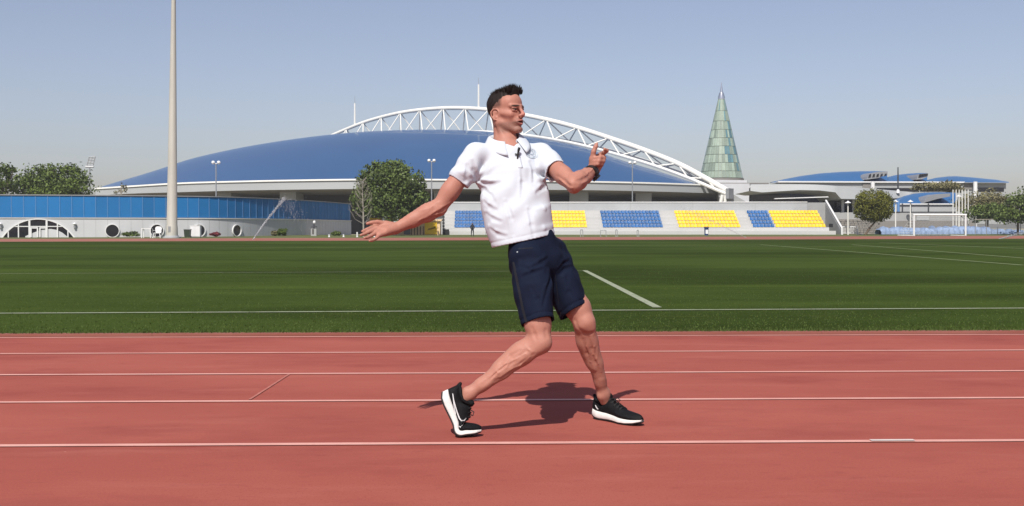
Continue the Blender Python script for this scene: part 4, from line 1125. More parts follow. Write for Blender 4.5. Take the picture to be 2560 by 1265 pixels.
# ================================================================== THE MAN
class Field:
    """signed distance field on a grid: smooth unions of limbs, meshed with surface nets"""
    def __init__(s, lo, hi, h):
        s.lo = np.array(lo, np.float32); s.h = h
        s.n = np.ceil((np.array(hi) - s.lo)/h).astype(int) + 1
        s.f = np.full(s.n, 0.5, np.float32)
        s.ax = [s.lo[i] + h*np.arange(s.n[i], dtype=np.float32) for i in range(3)]
    def sl(s, lo, hi):
        a = [max(0, int((lo[i]-s.lo[i])/s.h)) for i in range(3)]
        b = [min(int(s.n[i]), int((hi[i]-s.lo[i])/s.h)+2) for i in range(3)]
        if any(b[i] <= a[i] for i in range(3)): return None
        S = tuple(slice(a[i], b[i]) for i in range(3))
        X, Y, Z = s.ax[0][S[0]][:, None, None], s.ax[1][S[1]][None, :, None], s.ax[2][S[2]][None, None, :]
        return S, X, Y, Z
    def put(s, d, S, k, op):
        f = s.f[S]
        if op == '+':
            if k > 0:
                h = np.clip(0.5 + 0.5*(f-d)/k, 0, 1); s.f[S] = f + (d-f)*h - k*h*(1-h)
            else: s.f[S] = np.minimum(f, d)
        else:
            if k > 0:
                h = np.clip(0.5 - 0.5*(f+d)/k, 0, 1); s.f[S] = f + (-d-f)*h + k*h*(1-h)
            else: s.f[S] = np.maximum(f, -d)
    def cone(s, a, b, r0, r1, k=0.02, op='+', flat=None, pad=0.05):
        """tapered capsule; flat=(unit vector, factor) squeezes the section along that vector"""
        a, b = np.array(a, np.float32), np.array(b, np.float32)
        R_ = max(r0, r1) + pad + k
        if flat is not None and flat[1] > 1: R_ *= flat[1]
        g = s.sl(np.minimum(a, b)-R_, np.maximum(a, b)+R_)
        if g is None: return
        S, X, Y, Z = g
        ba = b-a; L = float(ba@ba)
        px, py, pz = X-a[0], Y-a[1], Z-a[2]
        t = np.clip((px*ba[0]+py*ba[1]+pz*ba[2])/L, 0, 1)
        qx, qy, qz = px-t*ba[0], py-t*ba[1], pz-t*ba[2]
        q2 = qx*qx+qy*qy+qz*qz
        if flat is not None:
            u, m = np.array(flat[0], np.float32), flat[1]
            c = qx*u[0]+qy*u[1]+qz*u[2]
            q2 = q2 + c*c*(1/(m*m)-1)
            d = (np.sqrt(np.maximum(q2, 1e-12)) - (r0+(r1-r0)*t))*min(1.0, m)
        else:
            d = np.sqrt(np.maximum(q2, 1e-12)) - (r0+(r1-r0)*t)
        s.put(d, S, k, op)
    def chain(s, pts, k=0.02, op='+', flat=None, pad=0.05):
        for (a, r0), (b, r1) in zip(pts[:-1], pts[1:]): s.cone(a, b, r0, r1, k, op, flat, pad)
    def ell(s, c, axes, radii, k=0.02, op='+', pad=0.05):
        """ellipsoid: axes = three unit vectors"""
        c = np.array(c, np.float32); r = np.array(radii, np.float32)
        R_ = float(r.max()) + pad + k
        g = s.sl(c-R_, c+R_)
        if g is None: return
        S, X, Y, Z = g
        px, py, pz = X-c[0], Y-c[1], Z-c[2]
        k0 = 0; k1 = 0
        for ax, rr in zip(axes, r):
            u = px*ax[0]+py*ax[1]+pz*ax[2]
            k0 = k0 + (u/rr)**2; k1 = k1 + (u/(rr*rr))**2
        k0 = np.sqrt(np.maximum(k0, 1e-12)); k1 = np.sqrt(np.maximum(k1, 1e-12))
        s.put(k0*(k0-1)/k1, S, k, op)
    def half(s, p, n, lo, hi, k=0.0):
        """cut away everything on the +n side of the plane through p, inside the box lo..hi"""
        g = s.sl(lo, hi)
        S, X, Y, Z = g
        d = (X-p[0])*n[0] + (Y-p[1])*n[1] + (Z-p[2])*n[2]
        s.put(-d, S, k, '-')
    def displace(s, fn, width=0.03):
        idx = np.argwhere(np.abs(s.f) < width)
        P = s.lo + idx*s.h
        s.f[idx[:, 0], idx[:, 1], idx[:, 2]] += fn(P).astype(np.float32)
    def mesh(s):
        f = s.f; neg = f < 0
        n = s.n
        cnt = np.zeros(n-1, np.int8)
        for dx in (0, 1):
            for dy in (0, 1):
                for dz in (0, 1):
                    cnt += neg[dx:n[0]-1+dx, dy:n[1]-1+dy, dz:n[2]-1+dz]
        cell = (cnt > 0) & (cnt < 8)
        C = np.argwhere(cell)
        ids = np.full(n-1, -1, np.int32); ids[cell] = np.arange(len(C))
        acc = np.zeros((len(C), 3)); num = np.zeros(len(C))
        corner = [(i, j, k) for i in (0, 1) for j in (0, 1) for k in (0, 1)]
        for a in corner:
            for axn in range(3):
                if a[axn] == 1: continue
                b = list(a); b[axn] = 1
                fa = f[C[:, 0]+a[0], C[:, 1]+a[1], C[:, 2]+a[2]]; fb = f[C[:, 0]+b[0], C[:, 1]+b[1], C[:, 2]+b[2]]
                m = (fa < 0) != (fb < 0)
                t = fa[m]/(fa[m]-fb[m])
                p = np.tile(np.array(a, float), (m.sum(), 1)); p[:, axn] += t
                acc[m] += p; num[m] += 1
        V = s.lo + (C + acc/num[:, None])*s.h
        Q = []
        for axn in range(3):
            o = [i for i in range(3) if i != axn]
            A = [slice(None)]*3; B = [slice(None)]*3
            A[axn] = slice(0, -1); B[axn] = slice(1, None)
            na, nb = neg[tuple(A)], neg[tuple(B)]
            E_ = np.argwhere(na != nb)
            ok = (E_[:, o[0]] > 0) & (E_[:, o[1]] > 0) & (E_[:, o[0]] < n[o[0]]-1) & (E_[:, o[1]] < n[o[1]]-1)
            E_ = E_[ok]
            inside = na[E_[:, 0], E_[:, 1], E_[:, 2]]
            q = []
            for da, db in ((1, 1), (0, 1), (0, 0), (1, 0)):
                c = E_.copy(); c[:, o[0]] -= da; c[:, o[1]] -= db
                q.append(ids[c[:, 0], c[:, 1], c[:, 2]])
            q = np.stack(q, 1)
            flip = inside if axn != 1 else ~inside
            q[~flip] = q[~flip][:, ::-1]
            Q.append(q)
        return V, np.vstack(Q)
def relax(V, Q, it, lam=0.5):
    """light Laplacian smoothing"""
    for _ in range(it):
        S = np.zeros_like(V); N = np.zeros(len(V))
        for a, b in ((0, 1), (1, 2), (2, 3), (3, 0)):
            np.add.at(S, Q[:, a], V[Q[:, b]]); np.add.at(N, Q[:, a], 1)
            np.add.at(S, Q[:, b], V[Q[:, a]]); np.add.at(N, Q[:, b], 1)
        V = V + lam*(S/N[:, None] - V)
    return V
def vcolor(me, cols):
    at_ = me.color_attributes.new('Col', 'FLOAT_COLOR', 'POINT')
    at_.data.foreach_set('color', np.concatenate([cols, np.ones((len(cols), 1))], 1).astype(np.float32).ravel())
def attr_mat(name, rough, spec=0.4, sss=0.0, bump=0.0, bscale=200, var=0.08, vscale=25):
    m = mat(name, (1, 1, 1), rough, var=var, vscale=vscale, bump=bump, bscale=bscale, spec=spec, sss=sss)
    n, l = m.node_tree.nodes, m.node_tree.links
    a = n.new('ShaderNodeVertexColor'); a.layer_name = 'Col'
    hs = [x for x in n if x.type == 'HUE_SAT'][0]
    l.new(a.outputs['Color'], hs.inputs['Color'])
    return m
def unit(v): v = np.array(v, float); return v/np.linalg.norm(v)
def wn_(P, sc, seed=0):
    """cheap smooth pseudo-noise built from sines"""
    r = np.random.default_rng(seed); o = 0
    for i in range(5):
        k = r.normal(size=3); k /= np.linalg.norm(k)
        o = o + np.sin(P@(k*sc*(0.7+0.25*i)) + r.random()*6.28)
    return o/5

man = thing('person', 'man in white polo shirt and navy shorts leaning back mid stride', 'person', Vector((W(1340, 1070, 5.25).x, 5.25, 0)))
mbase = np.array(BASE[man.name])
# ---- joints, each at its pixel and its own distance
J = {k: np.array(W(*v)) for k, v in dict(
    pelvis=(1335, 612, 5.30), waist=(1303, 540, 5.33), chest=(1281, 440, 5.38), neck=(1263, 352, 5.405),
    r_sh=(1190, 386, 5.33), l_sh=(1352, 386, 5.44), r_el=(1096, 520, 5.30), r_wr=(990, 571, 5.27),
    l_el=(1434, 462, 5.17), l_wr=(1484, 426, 5.36),
    r_hip=(1318, 632, 5.22), l_hip=(1374, 628, 5.38), r_kn=(1351, 856, 5.10), r_an=(1172, 985, 5.09),
    l_kn=(1461, 806, 5.29), l_an=(1509, 985, 5.45)).items()}
T_F = unit((0.34, -0.94, 0.0)); T_U = unit(J['neck']-J['pelvis']); T_S = unit(np.cross(T_F, T_U))     # chest front / up / his left... or right
P_F = unit((0.72, -0.69, 0.0)); P_U = np.array((0, 0, 1.0)); P_S = unit(np.cross(P_F, P_U))
# ---- head frame
HY, HP = R(48), R(7)
h_f = np.array((math.sin(HY)*math.cos(HP), -math.cos(HY)*math.cos(HP), math.sin(HP)))
h_s = unit(np.cross(h_f, (0, 0, 1.0)))
h_u = np.cross(h_s, h_f)
if h_u[2] < 0: h_u = -h_u
h_c = np.array(W(1266, 281, 5.42)); HS = 0.90
HX = (h_f, h_s, h_u)
def H(f, s_, u): return h_c + HS*(f*h_f + s_*h_s + u*h_u)

def hand_chain(fl, pts, rad, k=0.006):
    P = [np.array(W(*p)) for p in pts]
    fl.chain(list(zip(P, rad)), k=k, pad=0.02)

body = Field((-0.80, 4.86, 0.03), (0.60, 5.64, 1.66), 0.0038)
B = body
LEGS, ARMS = [], []
# legs
for s_, kn, an, hip in (('r', J['r_kn'], J['r_an'], J['r_hip']), ('l', J['l_kn'], J['l_an'], J['l_hip'])):
    sh = an - kn; shu = unit(sh); th = unit(kn - hip)
    fwd = P_F if s_ == 'r' else unit((0.62, -0.78, 0))
    fwd = unit(fwd - shu*(fwd@shu)); back = -fwd
    side = unit(np.cross(shu, fwd))
    B.chain([(hip, 0.060), (hip+(kn-hip)*0.5, 0.064), (hip+(kn-hip)*0.80, 0.060), (kn, 0.049)], k=0.02)
    B.ell(kn + fwd*0.022 - shu*0.004, (fwd, shu, side), (0.022, 0.030, 0.026), k=0.03)           # knee cap
    B.cone(hip+(kn-hip)*0.80+side*0.028+fwd*0.012, kn+side*0.03, 0.030, 0.022, 0.02)              # vastus
    B.cone(hip+(kn-hip)*0.80-side*0.028+fwd*0.012, kn-side*0.03, 0.030, 0.022, 0.02)
    g_l = 1.0 if s_ == 'r' else 0.92
    B.chain([(kn, 0.048*g_l), (kn+sh*0.25+back*0.010, 0.049*g_l), (kn+sh*0.55+back*0.004, 0.040*g_l), (kn+sh*0.82, 0.030*g_l), (an, 0.030*g_l)], k=0.02)
    B.ell(kn+sh*0.27+back*0.024+side*0.018, (shu, back, side), (0.105, 0.028, 0.028), k=0.035)     # calf heads
    B.ell(kn+sh*0.29+back*0.024-side*0.018, (shu, back, side), (0.110, 0.028, 0.028), k=0.035)
    B.cone(kn+fwd*0.030+shu*0.03, kn+sh*0.75+fwd*0.016, 0.015, 0.012, 0.03)                      # shin ridge
    B.cone(kn+sh*0.6+back*0.026, an+back*0.034+shu*0.01, 0.013, 0.011, 0.016)                     # tendon
    B.ell(an+side*0.026, (shu, side, fwd), (0.017, 0.013, 0.014), k=0.012)
    B.ell(an-side*0.026, (shu, side, fwd), (0.017, 0.013, 0.014), k=0.012)
    LEGS.append((kn, sh, fwd, side))
    B.chain([(an, 0.030), (an+shu*0.035, 0.030)], k=0.02)
# trunk under the clothes
B.cone(J['pelvis'], J['waist'], 0.095, 0.105, 0.03, flat=(T_F, 0.72))
B.cone(J['waist'], J['chest'], 0.115, 0.135, 0.03, flat=(T_F, 0.70))
B.cone(J['chest'], J['neck']-T_U*0.075, 0.13, 0.07, 0.04, flat=(T_F, 0.72))
B.cone(J['r_sh'], J['neck']-T_U*0.06, 0.042, 0.04, 0.03)
B.cone(J['l_sh'], J['neck']-T_U*0.06, 0.042, 0.04, 0.03)
# arms
def arm(sh, el, wr, up):
    ua, fa = el-sh, wr-el; au, fu = unit(ua), unit(fa)
    ub = unit(up - au*(up@au)); up = unit(up - fu*(up@fu)); sd = unit(np.cross(fu, up)); sb_ = unit(np.cross(au, ub))
    B.chain([(sh, 0.046), (sh+ua*0.35, 0.040), (sh+ua*0.7, 0.039), (el, 0.036)], k=0.02)
    B.ell(sh+ua*0.64+ub*0.010, (au, ub, sb_), (0.075, 0.028, 0.030), k=0.03)
    B.ell(sh+ua*0.64-ub*0.011, (au, ub, sb_), (0.085, 0.024, 0.027), k=0.03)
    B.chain([(el, 0.037), (el+fa*0.25, 0.040), (el+fa*0.6, 0.033), (wr, 0.025)], k=0.016, flat=(sd, 0.88))
    B.ell(el+fa*0.22+up*0.010+sd*0.006, (fu, up, sd), (0.085, 0.027, 0.026), k=0.02)
    B.ell(el-fu*0.008-up*0.014, (fu, up, sd), (0.020, 0.016, 0.018), k=0.02)
    ARMS.append((el, fa, up, sd))
arm(J['r_sh'], J['r_el'], J['r_wr'], np.array((-0.25, -0.35, 0.9)))
arm(J['l_sh'], J['l_el'], J['l_wr'], np.array((-0.5, -0.3, 0.8)))
# his right hand: open, palm up and towards the camera
wr = J['r_wr']
mc = [np.array(W(*p)) for p in ((946, 564, 5.265), (941, 572, 5.225), (942, 581, 5.195), (948, 588, 5.18))]
for m_, r_ in zip(mc, (0.0135, 0.0135, 0.013, 0.012)): B.cone(wr + (m_-wr)*0.1, m_, 0.019, r_, 0.012)
B.cone(wr, np.array(W(962, 580, 5.215)), 0.022, 0.018, 0.014)
B.chain([(np.array(W(985, 566, 5.29)), 0.020), (np.array(W(965, 560, 5.275)), 0.017)], k=0.012)
hand_chain(B, ((965, 560, 5.275), (944, 555, 5.255), (930, 556.5, 5.24), (918, 559, 5.225)), (0.0145, 0.0108, 0.0098, 0.0075), 0.003)
hand_chain(B, ((946, 564, 5.265), (929, 568.5, 5.215), (917, 573.5, 5.18), (906, 578.5, 5.155)), (0.0115, 0.0090, 0.0082, 0.0068), 0.002)
hand_chain(B, ((941, 572, 5.225), (923, 579.5, 5.175), (911.5, 585, 5.145), (902, 588, 5.12)), (0.0115, 0.0090, 0.0082, 0.0068), 0.002)
hand_chain(B, ((942, 581, 5.195), (927, 589.5, 5.15), (918, 594, 5.12), (911, 595, 5.10)), (0.011, 0.0088, 0.008, 0.0066), 0.002)
hand_chain(B, ((948, 588, 5.18), (938, 597.5, 5.145), (930, 601.5, 5.12), (924, 602, 5.10)), (0.010, 0.0080, 0.0072, 0.006), 0.002)
B.ell(np.array(W(955, 572, 5.185)), np.eye(3), (0.022, 0.022, 0.009), 0.008, op='-', pad=0.02)
# his left hand: loose fist, thumb up, index lifting
wl2 = J['l_wr']
kn_ = [np.array(W(*p)) for p in ((1502, 387, 5.395), (1506, 394.5, 5.39), (1505, 403, 5.385), (1502, 411, 5.38))]
for m_, r_ in zip(kn_, (0.014, 0.014, 0.013, 0.012)): B.cone(wl2, m_, 0.022, r_, 0.012)
B.cone(wl2, np.array(W(1492, 396, 5.375)), 0.025, 0.022, 0.014)
B.chain([(np.array(W(1481, 417, 5.35)), 0.018), (np.array(W(1481, 398, 5.345)), 0.017)], k=0.012)
hand_chain(B, ((1481, 398, 5.345), (1484, 379, 5.335), (1489, 367, 5.335), (1492, 359, 5.335)), (0.015, 0.0115, 0.0105, 0.0075))
hand_chain(B, ((1502, 387, 5.395), (1512, 380, 5.35), (1517, 377, 5.335), (1511, 373, 5.315)), (0.013, 0.0105, 0.0095, 0.0075))
hand_chain(B, ((1506, 394.5, 5.39), (1510, 394, 5.345), (1499, 394, 5.322), (1487, 394.5, 5.33)), (0.013, 0.0105, 0.0100, 0.0085))
hand_chain(B, ((1505, 403, 5.385), (1508, 402.5, 5.34), (1497, 402.5, 5.318), (1486, 403, 5.328)), (0.0125, 0.0103, 0.0098, 0.0083))
hand_chain(B, ((1502, 411, 5.38), (1503, 410.5, 5.338), (1494, 410.5, 5.318), (1485, 411, 5.328)), (0.0115, 0.0095, 0.009, 0.0078))
# head and neck on a finer grid (the seam lies under the collar)
nb = J['neck']
B.cone(nb - T_U*0.02, nb - T_U*0.06, 0.056, 0.075, 0.03)
NB = B
B = Field(h_c - np.array((0.15, 0.15, 0.22)), h_c + np.array((0.15, 0.15, 0.15)), 0.0022)
B.cone(H(-0.034, 0, -0.05), nb - T_U*0.02 - T_F*0.012, 0.053*HS, 0.055, 0.02)
B.cone(nb - T_U*0.02, nb - T_U*0.075, 0.056, 0.062, 0.03)
for s_ in (-1, 1):
    B.cone(H(-0.026, 0.058*s_, -0.045), nb + T_F*0.042 - T_U*0.055 + T_S*0.012*s_, 0.013, 0.009, 0.012)   # neck muscles
B.ell(H(0.030, 0, -0.150), HX, (0.016*HS, 0.014*HS, 0.018*HS), 0.02)
B.ell(H(-0.014, 0, 0.030), HX, (0.097*HS, 0.075*HS, 0.088*HS), 0.02)
B.ell(H(0.028, 0, -0.035), HX, (0.060*HS, 0.054*HS, 0.076*HS), 0.025)
B.ell(H(0.046, 0, 0.045), HX, (0.044*HS, 0.060*HS, 0.048*HS), 0.025)
for s_ in (-1, 1):
    B.cone(H(-0.006, 0.055*s_, -0.058), H(0.068, 0.016*s_, -0.110), 0.0145*HS, 0.014*HS, 0.022)      # jaw line
    B.cone(H(-0.008, 0.060*s_, -0.020), H(-0.006, 0.056*s_, -0.058), 0.012*HS, 0.0145*HS, 0.016)
    B.cone(H(0.076, 0.046*s_, 0.0165), H(0.094, 0.013*s_, 0.0135), 0.0105*HS, 0.0105*HS, 0.010, pad=0.02)
    B.cone(H(0.020, 0.062*s_, -0.012), H(0.066, 0.045*s_, -0.026), 0.005*HS, 0.010*HS, 0.028)          # cheek bone
    B.ell(H(0.100, 0.031*s_, -0.002), HX, (0.017*HS, 0.021*HS, 0.0115*HS), 0.008, op='-')
    B.ell(H(0.0765, 0.031*s_, -0.002), HX, (0.0112*HS, 0.0165*HS, 0.0120*HS), 0.003)
    B.cone(H(0.0905, 0.018*s_, 0.0048), H(0.0845, 0.045*s_, 0.0036), 0.0044*HS, 0.0040*HS, 0.003, pad=0.02)
    B.cone(H(0.0875, 0.018*s_, -0.0095), H(0.0825, 0.044*s_, -0.0085), 0.0042*HS, 0.0040*HS, 0.004, pad=0.02)
    B.ell(H(0.104, 0.0125*s_, -0.038), HX, (0.0105*HS, 0.0075*HS, 0.0080*HS), 0.005, pad=0.02)
    B.ell(H(0.108, 0.0075*s_, -0.0465), HX, (0.007*HS, 0.0040*HS, 0.0045*HS), 0.002, op='-', pad=0.02)
    hx = [(0.006, .069, -.014), (0.008, .071, .008), (-0.002, .077, .024), (-0.018, .084, .027), (-0.032, .091, .012), (-0.031, .091, -.010), (-0.019, .084, -.030), (-0.006, .073, -.036)]
    hx = [(a_, b_, c_ - 0.012) for a_, b_, c_ in hx]
    for p_, q_ in zip(hx[:-1], hx[1:]):
        B.cone(H(p_[0], p_[1]*s_, p_[2]), H(q_[0], q_[1]*s_, q_[2]), 0.0042*HS, 0.0042*HS, 0.001, pad=0.02)
    for p_ in ((-0.004, .068, -.008), (-0.018, .077, -.002), (-0.018, .077, -.024), (-0.006, .069, -.036)):
        B.ell(H(p_[0], p_[1]*s_, p_[2]), (unit(h_f-0.45*s_*h_s), unit(h_s+0.45*s_*h_f), h_u), (0.014*HS, 0.0045*HS, 0.016*HS), 0.002, pad=0.02)
    B.ell(H(-0.003, 0.080*s_, -0.018), HX, (0.010*HS, 0.010*HS, 0.014*HS), 0.002, op='-', pad=0.02)
    B.cone(H(0.003, 0.070*s_, -0.018), H(0.002, 0.068*s_, -0.026), 0.004*HS, 0.004*HS, 0.002, pad=0.02)
B.cone(H(0.096, 0, 0.010), H(0.117, 0, -0.029), 0.0078*HS, 0.0095*HS, 0.010, pad=0.02)
B.ell(H(0.116, 0, -0.034), HX, (0.0105*HS, 0.0105*HS, 0.0090*HS), 0.006, pad=0.02)
B.ell(H(0.076, 0, -0.066), HX, (0.025*HS, 0.029*HS, 0.025*HS), 0.014)
B.ell(H(0.078, 0, -0.108), HX, (0.018*HS, 0.022*HS, 0.014*HS), 0.010)
B.ell(H(0.098, 0, -0.0920), HX, (0.008*HS, 0.022*HS, 0.005*HS), 0.006, op='-', pad=0.02)          # hollow under the lip
B.ell(H(0.101, 0, -0.0708), HX, (0.020*HS, 0.023*HS, 0.0070*HS), 0.002, op='-', pad=0.02)         # open mouth
for s_ in (-1, 1):
    B.cone(H(0.1035, 0.0, -0.0605), H(0.087, 0.026*s_, -0.0690), 0.0046*HS, 0.0028*HS, 0.002, pad=0.02)
    B.cone(H(0.1005, 0.0, -0.0820), H(0.086, 0.025*s_, -0.0720), 0.0052*HS, 0.0028*HS, 0.002, pad=0.02)
HB = B; B = NB
def snap(p):
    p = np.array(p, float)
    for _ in range(5):
        q = (p - B.lo)/B.h; i = np.clip(q.astype(int), 1, B.n-3)
        f0 = B.f[tuple(i)]
        g_ = np.array([B.f[tuple(i+np.eye(3, dtype=int)[k])] - B.f[tuple(i-np.eye(3, dtype=int)[k])] for k in range(3)])
        g_ = g_/(np.linalg.norm(g_)+1e-9)
        p = p - g_*np.clip(f0, -0.01, 0.01)*0.8
    return p - g_*0.0006
def vein(pts, r_):
    P_ = [snap(p) for p in pts]
    for a, b in zip(P_[:-1], P_[1:]): B.cone(a, b, r_, r_, 0.007, pad=0.012)
rv = np.random.default_rng(6)
for el, fa, up, sd in ARMS:
    for ph in (-0.8, 0.1, 1.0):
        pts, a_ = [], ph
        for t_ in np.linspace(-0.05, 0.92, 12):
            a_ += rv.normal()*0.15
            pts.append(el + fa*t_ + (math.cos(a_)*up + math.sin(a_)*sd)*0.04)
        vein(pts, 0.0014)
def crease(field, bvh, px, r_, dep, op, k=0.010):
    P_ = []
    for x, y in px:
        h_ = bvh.ray_cast(Vector((0, 0, CAM_H)), ray(x, y).normalized())
        if h_[0] is None: return
        n_ = h_[1] if h_[1].dot(ray(x, y)) < 0 else -h_[1]
        P_.append(np.array(h_[0] + n_*(dep if op == '+' else -dep)))
    rr_ = [r_*(0.35 + 0.65*math.sin(math.pi*(i+0.6)/(len(P_)+0.2))) for i in range(len(P_))]
    for i in range(len(P_)-1): field.cone(P_[i], P_[i+1], rr_[i], rr_[i+1], k, op, pad=0.02)
V0, Q0 = B.mesh()
pre = BVHTree.FromPolygons([Vector(v) for v in V0], [tuple(int(i) for i in q) for q in Q0])
for px in ([(1322, 872), (1300, 890), (1268, 912), (1236, 936), (1206, 962)], [(1334, 886), (1306, 908), (1272, 932), (1240, 952)], [(1300, 876), (1276, 890), (1252, 908)], [(1330, 820), (1336, 836), (1340, 848)], [(1364, 826), (1366, 842)],
           [(1472, 842), (1480, 872), (1490, 906), (1500, 944)], [(1458, 850), (1468, 884), (1482, 918)], [(1448, 822), (1462, 834), (1482, 832)], [(1442, 786), (1438, 802), (1444, 818)],
           [(1150, 478), (1132, 502), (1112, 522), (1086, 540), (1056, 554)], [(1126, 520), (1100, 540), (1070, 556), (1036, 566)], [(1160, 482), (1146, 506), (1126, 524)],
           [(1392, 440), (1410, 452), (1426, 466)], [(1400, 458), (1414, 468), (1428, 478)], [(1444, 452), (1458, 448), (1472, 440)]):
    crease(B, pre, px, 0.0075, -0.0062, '-', 0.012)
for px in ([(1314, 884), (1290, 898), (1262, 910), (1240, 928), (1222, 944)], [(1326, 892), (1300, 914), (1280, 922), (1250, 944)], [(1278, 900), (1266, 918), (1246, 932), (1230, 950)], [(1310, 862), (1322, 874), (1330, 880)],
           [(1478, 846), (1486, 866), (1484, 886), (1496, 910)], [(1466, 866), (1474, 882), (1476, 904), (1488, 926)], [(1494, 870), (1492, 896), (1504, 930)],
           [(1144, 488), (1124, 508), (1104, 518), (1076, 536), (1046, 552)], [(1116, 524), (1092, 536), (1062, 546)], [(1396, 446), (1412, 460), (1430, 470), (1446, 466)], [(1440, 470), (1456, 458), (1468, 452)]):
    crease(B, pre, px, 0.0034, -0.0016, '+', 0.006)
V, Q = B.mesh()
V = relax(V, Q, 2, 0.45)
Vh0, Qh0 = HB.mesh(); Vh0 = relax(Vh0, Qh0, 2, 0.4)
Q = np.vstack([Q, Qh0 + len(V)]); V = np.vstack([V, Vh0])
# skin colours: lips, brows, stubble, cropped temples; shade painted in eye sockets and mouth
base_c = np.array((0.45, 0.205, 0.148)); cols = np.tile(base_c, (len(V), 1))   # see ALB below
L = (V - h_c)/HS; lf, ls_, lu = L@h_f, L@h_s, L@h_u
def blend(mask, col):
    global cols
    mask = np.clip(mask, 0, 1)[:, None]; cols = cols*(1-mask) + np.array(col)*mask
def gauss(f, s_, u, a, b, c): return np.exp(-(((lf-f)/a)**2 + ((np.abs(ls_)-s_)/b)**2 + ((lu-u)/c)**2))
head_m = (np.linalg.norm(V-h_c, axis=1) < 0.19)
patch = 0.5 + 0.5*wn_(V, 55, 3)
blend(0.12*patch, (0.50, 0.27, 0.21)); blend(0.12*(0.5+0.5*wn_(V, 110, 7)), (0.36, 0.125, 0.085))
blend(head_m*0.25*gauss(0.075, 0.04, -0.03, 0.04, 0.03, 0.03), (0.48, 0.19, 0.14))
blend(head_m*0.55*gauss(0.12, 0.0, -0.03, 0.03, 0.02, 0.02), (0.55, 0.20, 0.16))
st = np.clip((-(lu+0.052))/0.02, 0, 1)*np.clip((lf+0.03)/0.04, 0, 1)*np.clip((lu+0.128)/0.02, 0, 1)
blend(head_m*0.62*st, (0.17, 0.095, 0.075))
blend(head_m*0.50*gauss(0.100, 0.014, -0.052, 0.03, 0.018, 0.006), (0.16, 0.085, 0.065))
blend(head_m*0.85*gauss(0.098, 0.0, -0.061, 0.02, 0.020, 0.0055), (0.36, 0.10, 0.085))
blend(head_m*0.85*gauss(0.096, 0.0, -0.080, 0.02, 0.019, 0.006), (0.42, 0.13, 0.11))
blend(head_m*1.4*gauss(0.082, 0.0, -0.0705, 0.016, 0.024, 0.0050), (0.03, 0.009, 0.009))  # darkness inside the open mouth put into the colour
blend(head_m*2.2*gauss(0.092, 0.030, 0.0165, 0.03, 0.020, 0.0042), (0.030, 0.017, 0.012))
blend(head_m*0.55*gauss(0.088, 0.031, -0.001, 0.02, 0.024, 0.010), (0.19, 0.075, 0.055))  # shade of the eye sockets painted in
blend(head_m*1.5*gauss(0.088, 0.031, 0.0005, 0.02, 0.017, 0.0022), (0.022, 0.013, 0.011))  # lash line plus painted dark slit between the lids
tem = np.clip((0.036-lf)/0.02, 0, 1)*np.clip((lu-0.012-0.0*lf)/0.02, 0, 1) + np.clip((-0.028-lf)/0.012, 0, 1)*np.clip((lu+0.055)/0.03, 0, 1)
blend(head_m*0.80*tem, (0.060, 0.036, 0.027))
M['skin'] = attr_mat('skin', 0.58, spec=0.28, sss=0.08, bump=0.18, bscale=140, var=0.05, vscale=60)
me = np_mesh('body', V - mbase, Q, M['skin'], smooth=True); vcolor(me, cols*ALB)
link_mesh('body', me, man)
# eyes
M['eye'] = mat('eye', (0.30, 0.26, 0.24), 0.2, var=0.02); M['iris'] = mat('iris', (0.035, 0.028, 0.022), 0.15)
for s_ in (-1, 1):
    c = Vector(H(0.0765, 0.031*s_, -0.002)); ey = MB()
    ey.lathe((0, 0, 0), [(0.0008, -0.0118)] + [(0.0118*math.cos(a), 0.0118*math.sin(a)) for a in np.linspace(-1.4, 1.4, 9)] + [(0.0008, 0.0118)], 14)
    ey.v = [tuple(Vector(v)+c) for v in ey.v]
    eo = ey.build('eyeball', M['eye'], man, smooth=True)
    MB().disc(c + Vector(h_f)*0.0121, Vector(h_s), Vector(h_u), 0.0052, 14).build('iris', M['iris'], eo)

# ---- hair: cropped mass plus upright locks on top
hf = Field(h_c-0.16, h_c+0.17, 0.0032)
hf.ell(H(-0.018, 0, 0.036), HX, (0.098*HS, 0.0745*HS, 0.088*HS), 0.0)
hf.ell(H(0.012, 0, 0.083), HX, (0.076*HS, 0.056*HS, 0.046*HS), 0.02)
hf.ell(H(0.050, 0, 0.108), HX, (0.034*HS, 0.044*HS, 0.026*HS), 0.02)
hf.ell(H(-0.045, 0, 0.060), HX, (0.062*HS, 0.062*HS, 0.062*HS), 0.02)
box0, box1 = h_c-0.16, h_c+0.17
hf.half(H(0.079, 0, 0.09), h_f*0.96 - h_u*0.28, box0, box1)
nn = unit(h_f*0.85 - h_u*0.52)
hf.half(H(0.046, 0, 0.044), unit(h_f*0.62-h_u*0.78), box0, box1, 0.006)
hf.displace(lambda P: 0.0022*wn_((P-h_c)@np.stack([h_f, h_s, h_u*0.35], 1), 330, 4), 0.02)
Vh, Qh = hf.mesh(); Vh = relax(Vh, Qh, 1, 0.4)
M['hair'] = mat('hair', (0.016, 0.011, 0.009), 0.62, var=0.35, vscale=90, bump=0.5, bscale=260, spec=0.22, stretch=(1, 1, 0.3))
hair = link_mesh('hair', np_mesh('hair', Vh - mbase, Qh, M['hair'], smooth=True), man)
rg = np.random.default_rng(2); lv, lq = [], []
